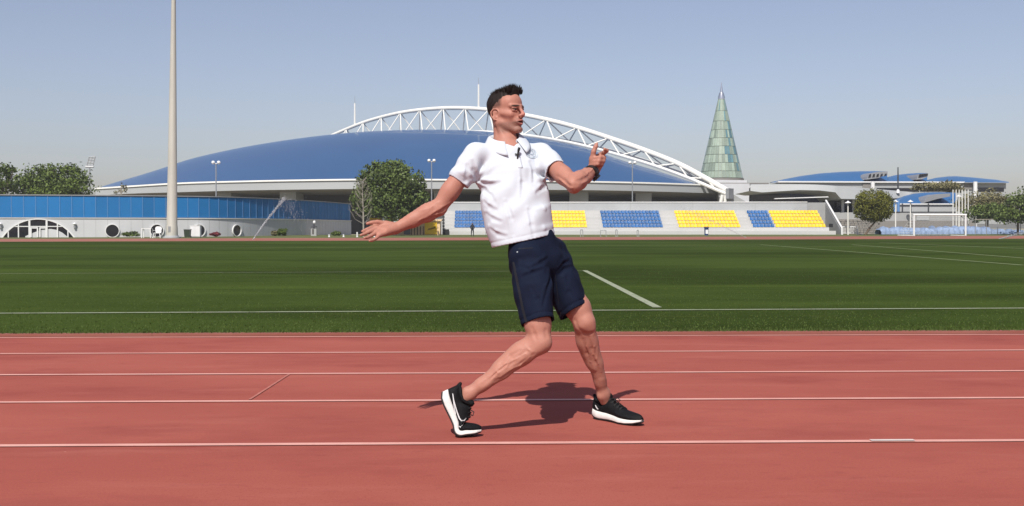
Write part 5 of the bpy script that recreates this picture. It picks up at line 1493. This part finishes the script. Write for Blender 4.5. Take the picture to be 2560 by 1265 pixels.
for i in range(1500):
    f = rg.uniform(-0.085, 0.078); s2 = rg.uniform(-0.052, 0.052)
    top = f > -0.055
    u0 = 0.118 if f > -0.01 else 0.118 - (abs(f+0.01)/0.09)**2*0.05
    u0 -= (abs(s2)/0.058)**2*0.022
    Ln = (0.034 if f > 0.03 else 0.028)*(0.7+0.55*rg.random()) if top else 0.014
    o = H(f, s2, u0-0.012)
    dr = unit(h_u*1.0 + h_f*(0.25 - 0.5*(0.07-f)/0.15 + rg.normal()*0.16) + h_s*(s2*5 + rg.normal()*0.16))
    w_ = unit(np.cross(dr, rg.normal(size=3)))*0.0022
    m_ = o + dr*Ln*0.6; e_ = o + dr*Ln + h_f*Ln*(-0.12 + 0.1*rg.normal())
    b0 = len(lv); lv += [o-w_, o+w_, m_+w_*0.8, m_-w_*0.8, e_]; lq += [(b0, b0+1, b0+2), (b0, b0+2, b0+3), (b0+3, b0+2, b0+4)]
link_mesh('hair_locks', np_mesh('hair_locks', np.array(lv)-mbase, np.array(lq), M['hair']), hair)

# ---- polo shirt
sf = Field((-0.42, 5.10, 0.80), (0.36, 5.66, 1.50), 0.0040)
c_ = {k: np.array(W(*v)) for k, v in dict(hem=(1309, 612, 5.315), w1=(1300, 556, 5.325), w2=(1289, 505, 5.345), ch=(1277, 440, 5.38), yo=(1270, 404, 5.395)).items()}
sf.cone(c_['hem'] - T_U*0.10, c_['w1'], 0.158, 0.158, 0.0, flat=(T_F, 0.86))
sf.cone(c_['w1'], c_['w2'], 0.158, 0.160, 0.03, flat=(T_F, 0.76))
sf.cone(c_['w2'], c_['ch'], 0.160, 0.160, 0.03, flat=(T_F, 0.68))
sf.cone(c_['ch'], c_['yo'], 0.160, 0.112, 0.03, flat=(T_F, 0.76))
for s_, ext in (('r_sh', 0.0), ('l_sh', 0.0)):
    sf.cone(J[s_]-T_U*0.002, nb - T_U*0.062, 0.054, 0.046, 0.03)
sr = [np.array(W(*p)) for p in ((1192, 388, 5.335), (1172, 417, 5.325), (1141, 461, 5.315))]
sf.chain([(sr[0], 0.056), (sr[1], 0.060), (sr[2], 0.058)], k=0.022)
sl_ = [np.array(W(*p)) for p in ((1351, 388, 5.437), (1371, 407, 5.37), (1400, 435, 5.275))]
sf.chain([(sl_[0], 0.056), (sl_[1], 0.059), (sl_[2], 0.057)], k=0.020)
lo_, hi_ = np.array((-0.45, 5.0, 0.7)), np.array((0.4, 5.7, 1.55))
# folds: creases fanning out of both armpits, long drags down the side, ripples on the sleeves
arm_r, arm_l = np.array(W(1190, 448, 5.30)), np.array(W(1363, 448, 5.40))
def folds(P):
    d = np.zeros(len(P))
    for a, sd, e, ph in ((arm_r, 1, 0.0048, 0.4), (arm_l, -1, 0.0045, 1.9)):
        q = P - a; r_ = np.linalg.norm(q, axis=1)
        x_, z_ = q@T_S, q@T_U
        an = np.arctan2(z_, x_*sd if sd > 0 else -x_)
        d += e*np.exp(-((r_-0.07)/0.06)**2)*np.clip(r_/0.05, 0, 1)*np.sin(an*6 + ph + 10*r_)
    q = P - c_['w2']
    z_ = q@T_U; x_ = q@T_S
    d += 0.0065*np.sin(48*z_ + 22*x_ + 2.2*wn_(P, 9, 1))*np.exp(-((z_+0.02)/0.17)**2)*np.clip(1.1-np.abs(x_)/0.16, 0.15, 0.7)
    d += 0.0050*np.sin(30*x_ + 9*z_ + 2*wn_(P, 7, 2))*np.clip((-z_+0.02)/0.12, 0, 1)
    d += 0.0022*wn_(P, 42, 5) + 0.0030*wn_(P, 18, 9)
    for (p0, p1, p2), ph in ((sr, 0.0), (sl_, 1.0)):
        ax = unit(p2-p0); t = (P-p0)@ax; L_ = np.linalg.norm(p2-p0)
        rr_ = np.linalg.norm(P-p0-t[:, None]*ax, axis=1)
        d += 0.0030*np.sin(95*t + ph + 3*wn_(P, 16, 6))*((t > 0.02) & (t < L_+0.03) & (rr_ < 0.085))*np.exp(-((t-L_*0.8)/0.06)**2)
    return d
sf.displace(folds, 0.035)
V0, Q0 = sf.mesh()
pre = BVHTree.FromPolygons([Vector(v) for v in V0], [tuple(int(i) for i in q) for q in Q0])
for px in ([(1193, 449), (1210, 453), (1228, 455), (1246, 451)], [(1195, 458), (1208, 468), (1222, 482), (1232, 498)], [(1193, 441), (1206, 428), (1216, 412)],
           [(1178, 398), (1182, 418), (1186, 440)], [(1163, 408), (1164, 428), (1160, 446)], [(1206, 498), (1220, 512), (1236, 519)], [(1213, 528), (1228, 541), (1248, 548)],
           [(1222, 566), (1240, 580), (1262, 585)], [(1362, 450), (1346, 446), (1330, 436)], [(1363, 460), (1350, 466), (1338, 476)], [(1368, 428), (1382, 424), (1398, 416)],
           [(1372, 438), (1386, 433), (1400, 423)], [(1376, 512), (1360, 520), (1340, 524)], [(1380, 536), (1362, 546), (1338, 552)], [(1382, 562), (1360, 570), (1330, 574)],
           [(1300, 418), (1303, 450), (1300, 490)], [(1322, 400), (1330, 425), (1330, 450)], [(1262, 500), (1275, 540), (1280, 580)], [(1318, 520), (1326, 556), (1330, 585)]):
    crease(sf, pre, px, 0.0100, -0.0085, '+', 0.014)
    crease(sf, pre, [(x+4, y+6) for x, y in px], 0.0090, -0.0075, '-', 0.012)
solid = sf.f.copy()
# hollow the hems so that cloth hangs clear of the body
hem_p, hem_n = np.array(W(1309, 602, 5.315)), unit(np.array(W(1309, 602, 5.315))-np.array(W(1268, 430, 5.315)))
hem_n = unit(hem_n + 0.02*T_S)
for p0, n0, axis, th in ((hem_p, hem_n, None, 0.010), (np.array(W(1150, 456.5, 5.31)), unit(sr[2]-sr[0]), sr, 0.009), (np.array(W(1388, 429, 5.30)), unit(sl_[2]-sl_[0]), sl_, 0.009)):
    S, X, Y, Z = sf.sl(lo_, hi_)
    d = (X-p0[0])*n0[0] + (Y-p0[1])*n0[1] + (Z-p0[2])*n0[2]
    inner = np.maximum(solid[S] + th, -(d + 0.05))
    stitch = (0.0018 if axis is None else 0.0014)*np.exp(-((d+0.024)/0.004)**2)
    new = np.maximum(np.maximum(sf.f[S] + stitch, d), -inner)
    if axis is None: sf.f[S] = new
    else:
        a_, u_ = axis[0], unit(axis[2]-axis[0])
        px, py, pz = X-a_[0], Y-a_[1], Z-a_[2]; t_ = px*u_[0]+py*u_[1]+pz*u_[2]
        rr_ = np.sqrt(np.maximum(px*px+py*py+pz*pz-t_*t_, 0))
        sf.f[S] = np.where((rr_ < 0.088) & (t_ > 0.045), new, sf.f[S])
# neck opening and placket V
ntop = nb + T_F*0.012 + T_U*0.02
sf.cone(ntop + T_U*0.10, nb - T_U*0.030 + T_F*0.015, 0.068, 0.062, 0.008, op='-')
sf.cone(nb + T_F*0.05, nb - T_U*0.060 + T_F*0.075, 0.034, 0.010, 0.006, op='-')
Vs, Qs = sf.mesh(); Vs = relax(Vs, Qs, 2, 0.45)
M['shirt'] = mat('shirt', (0.61, 0.655, 0.71), 0.9, var=0.03, vscale=20, bump=0.35, bscale=420, spec=0.15, sss=0.0)
shirt = link_mesh('polo_shirt', np_mesh('polo_shirt', Vs - mbase, Qs, M['shirt'], smooth=True), man)
shirt_bvh = BVHTree.FromPolygons([Vector(v) for v in Vs], [tuple(int(i) for i in q) for q in Qs])
CAMP = Vector((0, 0, CAM_H))
def onto(bvh, px, py, off=0.0):
    """point where the line of sight through a pixel meets a surface, lifted off along the normal"""
    d = ray(px, py).normalized()
    loc, nrm, i, dist = bvh.ray_cast(CAMP, d)
    if loc is None: return None
    if nrm.dot(d) > 0: nrm = -nrm
    return loc + nrm*off, nrm
def decal(bvh, poly_rows, off):
    """rows of pixels laid onto a surface as a thin cloth/print sheet"""
    rows = []
    for row in poly_rows:
        r_ = [onto(bvh, x, y, off) for x, y in row]
        if any(p is None for p in r_): return None
        rows.append([p[0] for p in r_])
    return rows
# collar: stand and fall as one turned-over strip around the neck
cb = MB(); rows = []
ncen = nb + T_U*0.002 + T_F*0.004
for prof in range(6):
    row = []
    for k_ in range(33):
        a = R(24) + (R(360)-R(48))*k_/32
        ca, sa = math.cos(a), math.sin(a)
        tip = max(0.0, (math.cos(a)-0.25)/0.66)
        rr_, uu = ((0.066, -0.010), (0.068, 0.030), (0.073, 0.036), (0.079, 0.030), (0.094, 0.004), (0.101, -0.010))[prof]
        if prof >= 4: rr_ += 0.014*tip; uu -= 0.024*tip
        p = ncen + (T_F*ca*1.0 + T_S*sa*1.02)*rr_*(1.0 if prof < 4 else (0.95+0.10*abs(sa))) + T_U*(uu - 0.046*max(0, ca) - 0.006*abs(sa) + 0.004*max(0, -ca))
        row.append(Vector(p))
    rows.append(row)
cb.grid(rows)
co = cb.build('collar', M['shirt'], shirt, smooth=True)
sd_ = co.modifiers.new('thick', 'SOLIDIFY'); sd_.thickness = 0.004; sd_.offset = 0
# placket strip with buttons, and the chest badge
pr = decal(shirt_bvh, [[(x0+(x1-x0)*k_/3, y) for k_ in range(4)] for y, x0, x1 in [(388+4*i, 1288+0.9*i, 1300+0.9*i) for i in range(9)]], 0.0012)
if pr:
    po = MB().grid(pr).build('placket', M['shirt'], shirt, smooth=True)
    sd_ = po.modifiers.new('thick', 'SOLIDIFY'); sd_.thickness = 0.002; sd_.offset = 1
M['badge'] = mat('badge', (0.53, 0.58, 0.63), 0.8, var=0.02); M['badge_dark'] = mat('badge_dark', (0.44, 0.53, 0.60), 0.8, var=0.05)
def pix_ellipse(cx, cy, rx, ry, ang, n=20):
    ca, sa = math.cos(ang), math.sin(ang)
    return [(cx + rx*math.cos(t)*ca - ry*math.sin(t)*sa, cy + rx*math.cos(t)*sa + ry*math.sin(t)*ca) for t in np.linspace(0, 2*math.pi, n, endpoint=False)]
def ring_decal(bvh, outer, inner, off, m, name, parent):
    o = [onto(bvh, x, y, off) for x, y in outer]; i_ = [onto(bvh, x, y, off) for x, y in inner]
    if any(p is None for p in o+i_): return
    n = len(o)
    MB().add([p[0] for p in o]+[p[0] for p in i_], [(k_, (k_+1) % n, n+(k_+1) % n, n+k_) for k_ in range(n)]).build(name, m, parent)
ring_decal(shirt_bvh, pix_ellipse(1329, 384, 17, 12, 0.35), pix_ellipse(1329, 384, 14.5, 9.8, 0.35), 0.0025, M['badge'], 'badge_ring', shirt)
def stroke(bvh, pts, w, off, m, name, parent):
    """print stroke of pixel width w following pixel points over a surface"""
    L_, R_ = [], []
    for k_, (x, y) in enumerate(pts):
        x0, y0 = pts[max(0, k_-1)]; x1, y1 = pts[min(len(pts)-1, k_+1)]
        l = math.hypot(x1-x0, y1-y0) or 1
        ww = w[k_] if hasattr(w, '__len__') else w
        nx, ny = -(y1-y0)/l*ww/2, (x1-x0)/l*ww/2
        a, b = onto(bvh, x+nx, y+ny, off), onto(bvh, x-nx, y-ny, off)
        if a is None or b is None: continue
        L_.append(a[0]); R_.append(b[0])
    if len(L_) > 1: return MB().grid([L_, R_]).build(name, m, parent)
# embroidered mark inside the badge: a small rounded figure and strokes
for pts, w in (([(1318, 376), (1316, 382), (1319, 388), (1324, 389)], 2.6), ([(1325, 375), (1323, 381), (1326, 386), (1331, 387), (1333, 382), (1330, 377), (1326, 375)], 2.2),
               ([(1334, 379), (1339, 380), (1339, 384), (1335, 385), (1340, 388), (1337, 392), (1332, 391)], 2.2), ([(1322, 393), (1330, 395), (1336, 395)], 1.8)):
    stroke(shirt_bvh, pts, w, 0.0028, M['badge_dark'], 'badge_stitching', shirt)

# ---- shorts
qf = Field((-0.16, 5.00, 0.44), (0.46, 5.56, 1.00), 0.0042)
rh0, rh1 = np.array(W(1318, 640, 5.235)), np.array(W(1349, 812, 5.115))
lh0, lh1 = np.array(W(1374, 636, 5.375)), np.array(W(1441, 786, 5.295))
wst = np.array(W(1331, 602, 5.305))
qf.cone(wst - T_U*0.01, np.array(W(1344, 650, 5.30)), 0.118, 0.132, 0.02, flat=(T_F, 0.86))
qf.chain([(rh0, 0.092), ((rh0+rh1)/2, 0.088), (rh1+(rh1-rh0)*0.1, 0.079)], k=0.03)
qf.chain([(lh0, 0.092), ((lh0+lh1)/2, 0.086), (lh1+(lh1-lh0)*0.1, 0.076)], k=0.03)
def sfolds(P):
    d = 0.0045*wn_(P, 30, 12) + 0.0040*wn_(P, 55, 13)
    for a, b, ph in ((rh0, rh1, 0.0), (lh0, lh1, 1.7)):
        ax = unit(b-a); t = (P-a)@ax; q = P-a-t[:, None]*ax
        an = np.arctan2(q@P_S, q@unit(np.cross(ax, P_S)))
        near = np.exp(-np.clip(np.linalg.norm(q, axis=1)-0.09, 0, 1)**2/0.02**2)
        d += near*0.0060*np.sin(an*3 + ph + 9*t)*np.clip(t/0.2, 0, 1)
        d += near*0.0050*np.sin(62*(t + 0.045*np.sin(an+ph)) + 1.2*an)*np.exp(-((t-0.05)/0.075)**2)
    return d
qf.displace(sfolds, 0.03)
V0, Q0 = qf.mesh()
pre = BVHTree.FromPolygons([Vector(v) for v in V0], [tuple(int(i) for i in q) for q in Q0])
for px in ([(1366, 640), (1350, 652), (1332, 664), (1318, 672)], [(1352, 668), (1332, 676), (1308, 684)], [(1418, 648), (1404, 656), (1396, 668)], [(1424, 662), (1408, 668), (1398, 678)],
           [(1372, 676), (1366, 716), (1352, 762)], [(1322, 712), (1340, 742), (1352, 786)], [(1412, 690), (1420, 724), (1440, 752)], [(1296, 640), (1302, 660), (1316, 668)]):
    crease(qf, pre, px, 0.0100, -0.0080, '+', 0.014)
    crease(qf, pre, [(x+4, y+5) for x, y in px], 0.0090, -0.0070, '-', 0.012)
qf.half(np.array(W(1309, 602, 5.315)) + T_U*0.045, T_U, np.array((-0.2, 4.9, 0.4)), np.array((0.5, 5.6, 1.05)))
qs = qf.f.copy()
lo_, hi_ = np.array((-0.2, 4.9, 0.4)), np.array((0.5, 5.6, 1.05))
dr_ = unit(rh1-rh0 + np.array((0.02, 0, -0.03))); dl_ = unit(np.array(W(1352, 632, 5.38))*-1 + np.array(W(1439, 776, 5.295)))
g = qf.sl(lo_, hi_); S, X, Y, Z = g
hp_r, hp_l = np.array(W(1349, 804, 5.115)), np.array(W(1440, 776, 5.295))
d_r = (X-hp_r[0])*dr_[0] + (Y-hp_r[1])*dr_[1] + (Z-hp_r[2])*dr_[2]
d_l = (X-hp_l[0])*dl_[0] + (Y-hp_l[1])*dl_[1] + (Z-hp_l[2])*dl_[2]
def axdist(a, b):
    ax = unit(b-a); px, py, pz = X-a[0], Y-a[1], Z-a[2]; t = px*ax[0]+py*ax[1]+pz*ax[2]
    return np.sqrt(np.maximum((px-t*ax[0])**2+(py-t*ax[1])**2+(pz-t*ax[2])**2, 0))
is_r = axdist(rh0, rh1) < axdist(lh0, lh1)
d_h = np.where(is_r, d_r, d_l)
inner = np.maximum(qs[S] + 0.009, -(d_h + 0.06))
st_ = 0.003*np.exp(-((d_h+0.024)/0.004)**2)
qf.f[S] = np.maximum(np.maximum(qf.f[S] + st_, d_h), -inner)
Vq, Qq = qf.mesh(); Vq = relax(Vq, Qq, 2, 0.45)
M['shorts'] = mat('shorts', (0.0065, 0.0108, 0.027), 0.85, var=0.15, vscale=30, bump=0.3, bscale=350, spec=0.12)
shorts = link_mesh('shorts', np_mesh('shorts', Vq - mbase, Qq, M['shorts'], smooth=True), man)
sh_bvh = BVHTree.FromPolygons([Vector(v) for v in Vq], [tuple(int(i) for i in q) for q in Qq])
M['shorts_trim'] = mat('shorts_trim', (0.006, 0.008, 0.014), 0.8, var=0.1)
stroke(sh_bvh, [(1284, 655), (1291, 690), (1299, 730), (1307, 770), (1316, 805)], [5, 6, 6, 6, 6], 0.0025, M['shorts_trim'], 'side_stripe', shorts)
stroke(sh_bvh, [(1296, 622), (1315, 621), (1332, 620)], 1.6, 0.002, M['shorts_trim'], 'pocket_welt', shorts)
stroke(sh_bvh, [(1293, 629), (1294.5, 631)], 3.0, 0.002, M['badge'], 'logo_dot', shorts)
stroke(sh_bvh, [(1384, 640), (1388, 690), (1395, 740), (1403, 788)], 1.6, 0.002, M['shorts_trim'], 'inner_seam', shorts)

# ---- shoes: built along +x (heel to toe), then bent and set down
M['shoe_black'] = mat('shoe_black', (0.009, 0.009, 0.010), 0.65, var=0.35, vscale=60, bump=0.6, bscale=300, spec=0.12)
M['shoe_foam'] = mat('shoe_foam', (0.74, 0.72, 0.68), 0.6, var=0.05, vscale=40, bump=0.15, bscale=120)
M['shoe_tread'] = mat('shoe_tread', (0.012, 0.012, 0.012), 0.7)
M['shoe_logo'] = mat('shoe_logo', (0.72, 0.73, 0.73), 0.45, var=0.03)
SL = 0.318
def wid(x):   # half widths (outer, inner) along the shoe
    return (interp(x, [(0, .014), (.01, .026), (.04, .034), (.10, .036), (.15, .039), (.20, .046), (.235, .046), (.275, .039), (.30, .028), (SL, .012)]),
            interp(x, [(0, .014), (.01, .026), (.04, .034), (.10, .031), (.15, .034), (.20, .046), (.235, .046), (.275, .038), (.30, .027), (SL, .012)]))
sole_top = lambda x: interp(x, [(0, .050), (.03, .044), (.09, .038), (.15, .032), (.21, .027), (.26, .025), (SL, .028)])
sole_bot = lambda x: interp(x, [(0, .018), (.025, .004), (.06, 0.0), (.13, .002), (.20, 0.0), (.245, .001), (.285, .006), (SL, .016)])
up_top = lambda x: interp(x, [(0, .098), (.015, .104), (.04, .094), (.075, .090), (.10, .108), (.115, .111), (.135, .101), (.17, .082), (.21, .066), (.25, .060), (.285, .056), (.305, .051), (SL, .043)])
def shoe(name, label, xf, sgn):
    """xf maps a local point to the world; sgn = which side is the outer one"""
    root = bpy.data.objects.new(name, None)
    xs = list(np.linspace(0, 0.03, 7))[:-1] + list(np.linspace(0.03, 0.27, 34))[:-1] + list(np.linspace(0.27, SL, 10))
    def ring_pts(x, z0, z1, kx=1.0, flare=0.0, n=20, pw=0.62, topn=1.0):
        wo, wi = wid(x); out = []
        for k_ in range(n):
            t = 2*math.pi*k_/n; c, s_ = math.cos(t), math.sin(t)
            cx = math.copysign(abs(c)**pw, c); sx = math.copysign(abs(s_)**pw, s_)
            half = (wo if c*sgn > 0 else wi)*kx
            z = (z0+z1)/2 + sx*(z1-z0)/2
            nar = 1.0 - topn*max(0, sx)*(0.30 + 0.15*max(0, min(1, (x-0.05)/0.1)))
            out.append(Vector((x, cx*half*nar*(1+flare*(-sx)), z)))
        return out
    def loft(rows):
        m_ = MB(); n = len(rows[0])
        vs = [xf(p) for r_ in rows for p in r_]; fs = []
        for i in range(len(rows)-1):
            for k_ in range(n): fs.append((i*n+k_, i*n+(k_+1) % n, (i+1)*n+(k_+1) % n, (i+1)*n+k_))
        fs.append(tuple(range(n-1, -1, -1))); fs.append(tuple(range((len(rows)-1)*n, len(rows)*n)))
        return m_.add(vs, fs)
    upper = loft([ring_pts(x, sole_top(x)-0.012, up_top(x), 0.96, pw=0.75) for x in xs]).build(name, M['shoe_black'], man, smooth=True)
    tag(upper, label)
    loft([ring_pts(x, sole_bot(x)+0.004, sole_top(x)+0.003, 1.07, 0.05, pw=0.45, topn=0.10) for x in xs]).build('midsole', M['shoe_foam'], upper, smooth=True)
    loft([ring_pts(x, sole_bot(x)-0.0005, sole_bot(x)+0.009, 1.03, 0.0, pw=0.4, topn=0.0) for x in xs]).build('outsole', M['shoe_tread'], upper, smooth=True)
    # padded collar
    cr = []
    for k_ in range(25):
        t = 2*math.pi*k_/24
        x = 0.060 + 0.050*math.cos(t); cr.append(xf(Vector((x, 0.029*math.sin(t), up_top(min(max(x, .012), .108)) + 0.001))))
    MB().tube(cr, 0.0075, 8, cap=False).build('collar', M['shoe_black'], upper, smooth=True)
    MB().tube([xf(Vector((0.098, 0, .100))), xf(Vector((0.104, 0, .122))), xf(Vector((0.106, 0, .134)))], [0.018, 0.017, 0.008], 8).build('tongue', M['shoe_black'], upper, smooth=True)
    MB().tube([xf(Vector((0.012, 0, .095))), xf(Vector((0.002, 0, .112))), xf(Vector((-0.003, 0, .118)))], [0.012, 0.009, 0.005], 8).build('heel_tab', M['shoe_black'], upper, smooth=True)
    for k_ in range(5):
        x = 0.122 + 0.018*k_; z = up_top(x) + 0.0015
        MB().tube([xf(Vector((x-.004, -.022, z-.010))), xf(Vector((x, -.010, z+.001))), xf(Vector((x+.003, .010, z+.001))), xf(Vector((x+.006, .022, z-.010)))], 0.0030, 6).build('lace', M['shoe_tread'], upper)
    for s_ in (-1, 1):
        MB().tube([xf(Vector((.130, .002*s_, .104))), xf(Vector((.146, .012*s_, .114))), xf(Vector((.160, .020*s_, .104))), xf(Vector((.150, .014*s_, .094)))], 0.0022, 5).build('lace_loop', M['shoe_tread'], upper)
    return upper
def make_xf(origin, fx, fz, bend_at=None, bend=0.0):
    fx = Vector(fx).normalized(); fz = Vector(fz); fz = (fz - fx*fz.dot(fx)).normalized(); fy = fz.cross(fx)
    o = Vector(origin)
    def xf(p):
        x, y, z = p.x, p.y, p.z
        if bend_at is not None and x > bend_at - 0.055:
            # smooth toe bend about the ball of the foot
            s_ = min(1.0, (x-(bend_at-0.055))/0.10); a = bend*s_*s_*(3-2*s_)
            cx, cz = bend_at, 0.0
            dx, dz = x-cx, z-cz
            x, z = cx + dx*math.cos(a) - dz*math.sin(a), cz + dx*math.sin(a) + dz*math.cos(a)
        return o + fx*x + fy*y + fz*z
    return xf
# right foot: heel lifted high, toes bent flat on the track, outer side to the camera
ball = W(1143, 1094, 5.055); ball.z = 0.006
fx = Vector((0.425, -0.10, -0.90)).normalized()
fz_r = Vector((0.90, 0.05, 0.425))
o_r = ball - fx*0.208
xf_r = make_xf(o_r, fx, fz_r, 0.208, R(63))
shoe_r = shoe('running_shoe', 'black running shoe with lifted heel and white midsole', xf_r, -1)
hl = W(1486, 1050, 5.53); hl.z = 0
tl = W(1600, 1066, 5.30); tl.z = 0
fxl = (tl-hl).normalized()
xf_l = make_xf(hl + Vector((0, 0, 0.002)), fxl, Vector((0, 0, 1)))
shoe_l = shoe('running_shoe', 'black running shoe planted flat with white midsole', xf_l, 1)
def bvh_of(o):
    b = BASE[o.name]
    return BVHTree.FromPolygons([v.co + b for v in o.data.vertices], [tuple(p.vertices) for p in o.data.polygons])
br, bl = bvh_of(shoe_r), bvh_of(shoe_l)
# outlined curved tick on the outer side of the lifted shoe
sw = [(1132, 984), (1134, 999), (1138, 1014), (1143, 1030), (1149, 1046), (1154, 1052), (1160, 1051), (1165, 1045), (1163, 1053), (1157, 1062), (1151, 1068), (1147.5, 1065)]
stroke(br, sw, [1.8, 2.4, 2.6, 2.8, 2.8, 2.6, 2.4, 1.4, 2.4, 2.4, 2.2, 1.5], 0.0022, M['shoe_logo'], 'tick_logo', shoe_r)
stroke(br, [(1132, 984), (1133.5, 1000), (1136, 1018), (1140, 1036)], [1.6, 1.6, 1.8, 1.4], 0.0022, M['shoe_logo'], 'tick_logo', shoe_r)
stroke(bl, [(1489, 1013), (1492, 1019), (1496, 1023)], [1.6, 2.6, 2.2], 0.002, M['shoe_logo'], 'tick_logo', shoe_l)

# ---- wristband
wv = Vector(J['l_wr']); ax = Vector(unit(J['l_wr']-J['l_el'])); u_ = ax.cross(Vector((0, 0, 1))).normalized(); v_ = ax.cross(u_).normalized()
wb_ = MB(); rows = []
for off, rr_ in ((-0.014, 0.033), (-0.012, 0.0385), (0.012, 0.0375), (0.014, 0.032)):
    rows.append([wv + ax*(off-0.030) + (u_*math.cos(t) + v_*math.sin(t)*0.92)*rr_ for t in np.linspace(0, 2*math.pi, 25)])
wb_.grid(rows); wtc = wb_.build('wristwatch', M['black_plastic'], man, smooth=True)
fd = (Vector((0.75, 0.2, -0.5)) - ax*Vector((0.75, 0.2, -0.5)).dot(ax)).normalized()
MB().obox(wv - ax*0.030 + fd*0.039, ax*0.016, fd*0.005, ax.cross(fd)*0.016).build('watch_case', M['black_plastic'], wtc)

# ---- clip-on microphone at the open collar
mp_ = onto(shirt_bvh, 1293, 388, 0.008)
mc_ = mp_[0] if mp_ else Vector(W(1292, 385, 5.28))
mic = thing('lapel_microphone', 'small black microphone clipped to the open collar of the polo', 'microphone', mc_)
kx = 5.27/F_PX
MB().tube([mc_ + Vector((4*kx, -.004, 17*kx)), mc_ + Vector((2.5*kx, -.005, 11*kx)), mc_ + Vector((1.5*kx, -.004, 6*kx))], [0.006, 0.0068, 0.005], 10).build('capsule', M['black_plastic'], mic, smooth=True)
MB().tube([mc_ + Vector((1.5*kx, -.004, 8*kx)), mc_ + Vector((0, -.004, -3*kx)), mc_ + Vector((-1*kx, -.003, -11*kx))], [0.0042, 0.0046, 0.0030], 8).build('clip', M['black_plastic'], mic, smooth=True)
MB().tube([mc_ + Vector((-7*kx, -.003, 1*kx)), mc_ + Vector((5*kx, -.003, -1*kx))], [0.0035, 0.0035], 8).build('clip_jaw', M['black_plastic'], mic, smooth=True)

# ================================================================== AIR
hz = MB().box((-320, -30, -1.2), (320, 420, 33)).build('haze', M['white_paint'])
hz.data.materials.clear()
hm = bpy.data.materials.new('haze'); hm.use_nodes = True
hn = hm.node_tree.nodes; hn.remove(hn['Principled BSDF'])
pv = hn.new('ShaderNodeVolumePrincipled')
pv.inputs['Color'].default_value = (0.92, 0.95, 1.0, 1)
pv.inputs['Density'].default_value = 0.0003
pv.inputs['Anisotropy'].default_value = 0.2
hm.node_tree.links.new(pv.outputs[0], hn['Material Output'].inputs['Volume'])
hz.data.materials.append(hm)
tag(hz, 'thin pale haze over the whole sports ground', 'haze', kind='stuff')
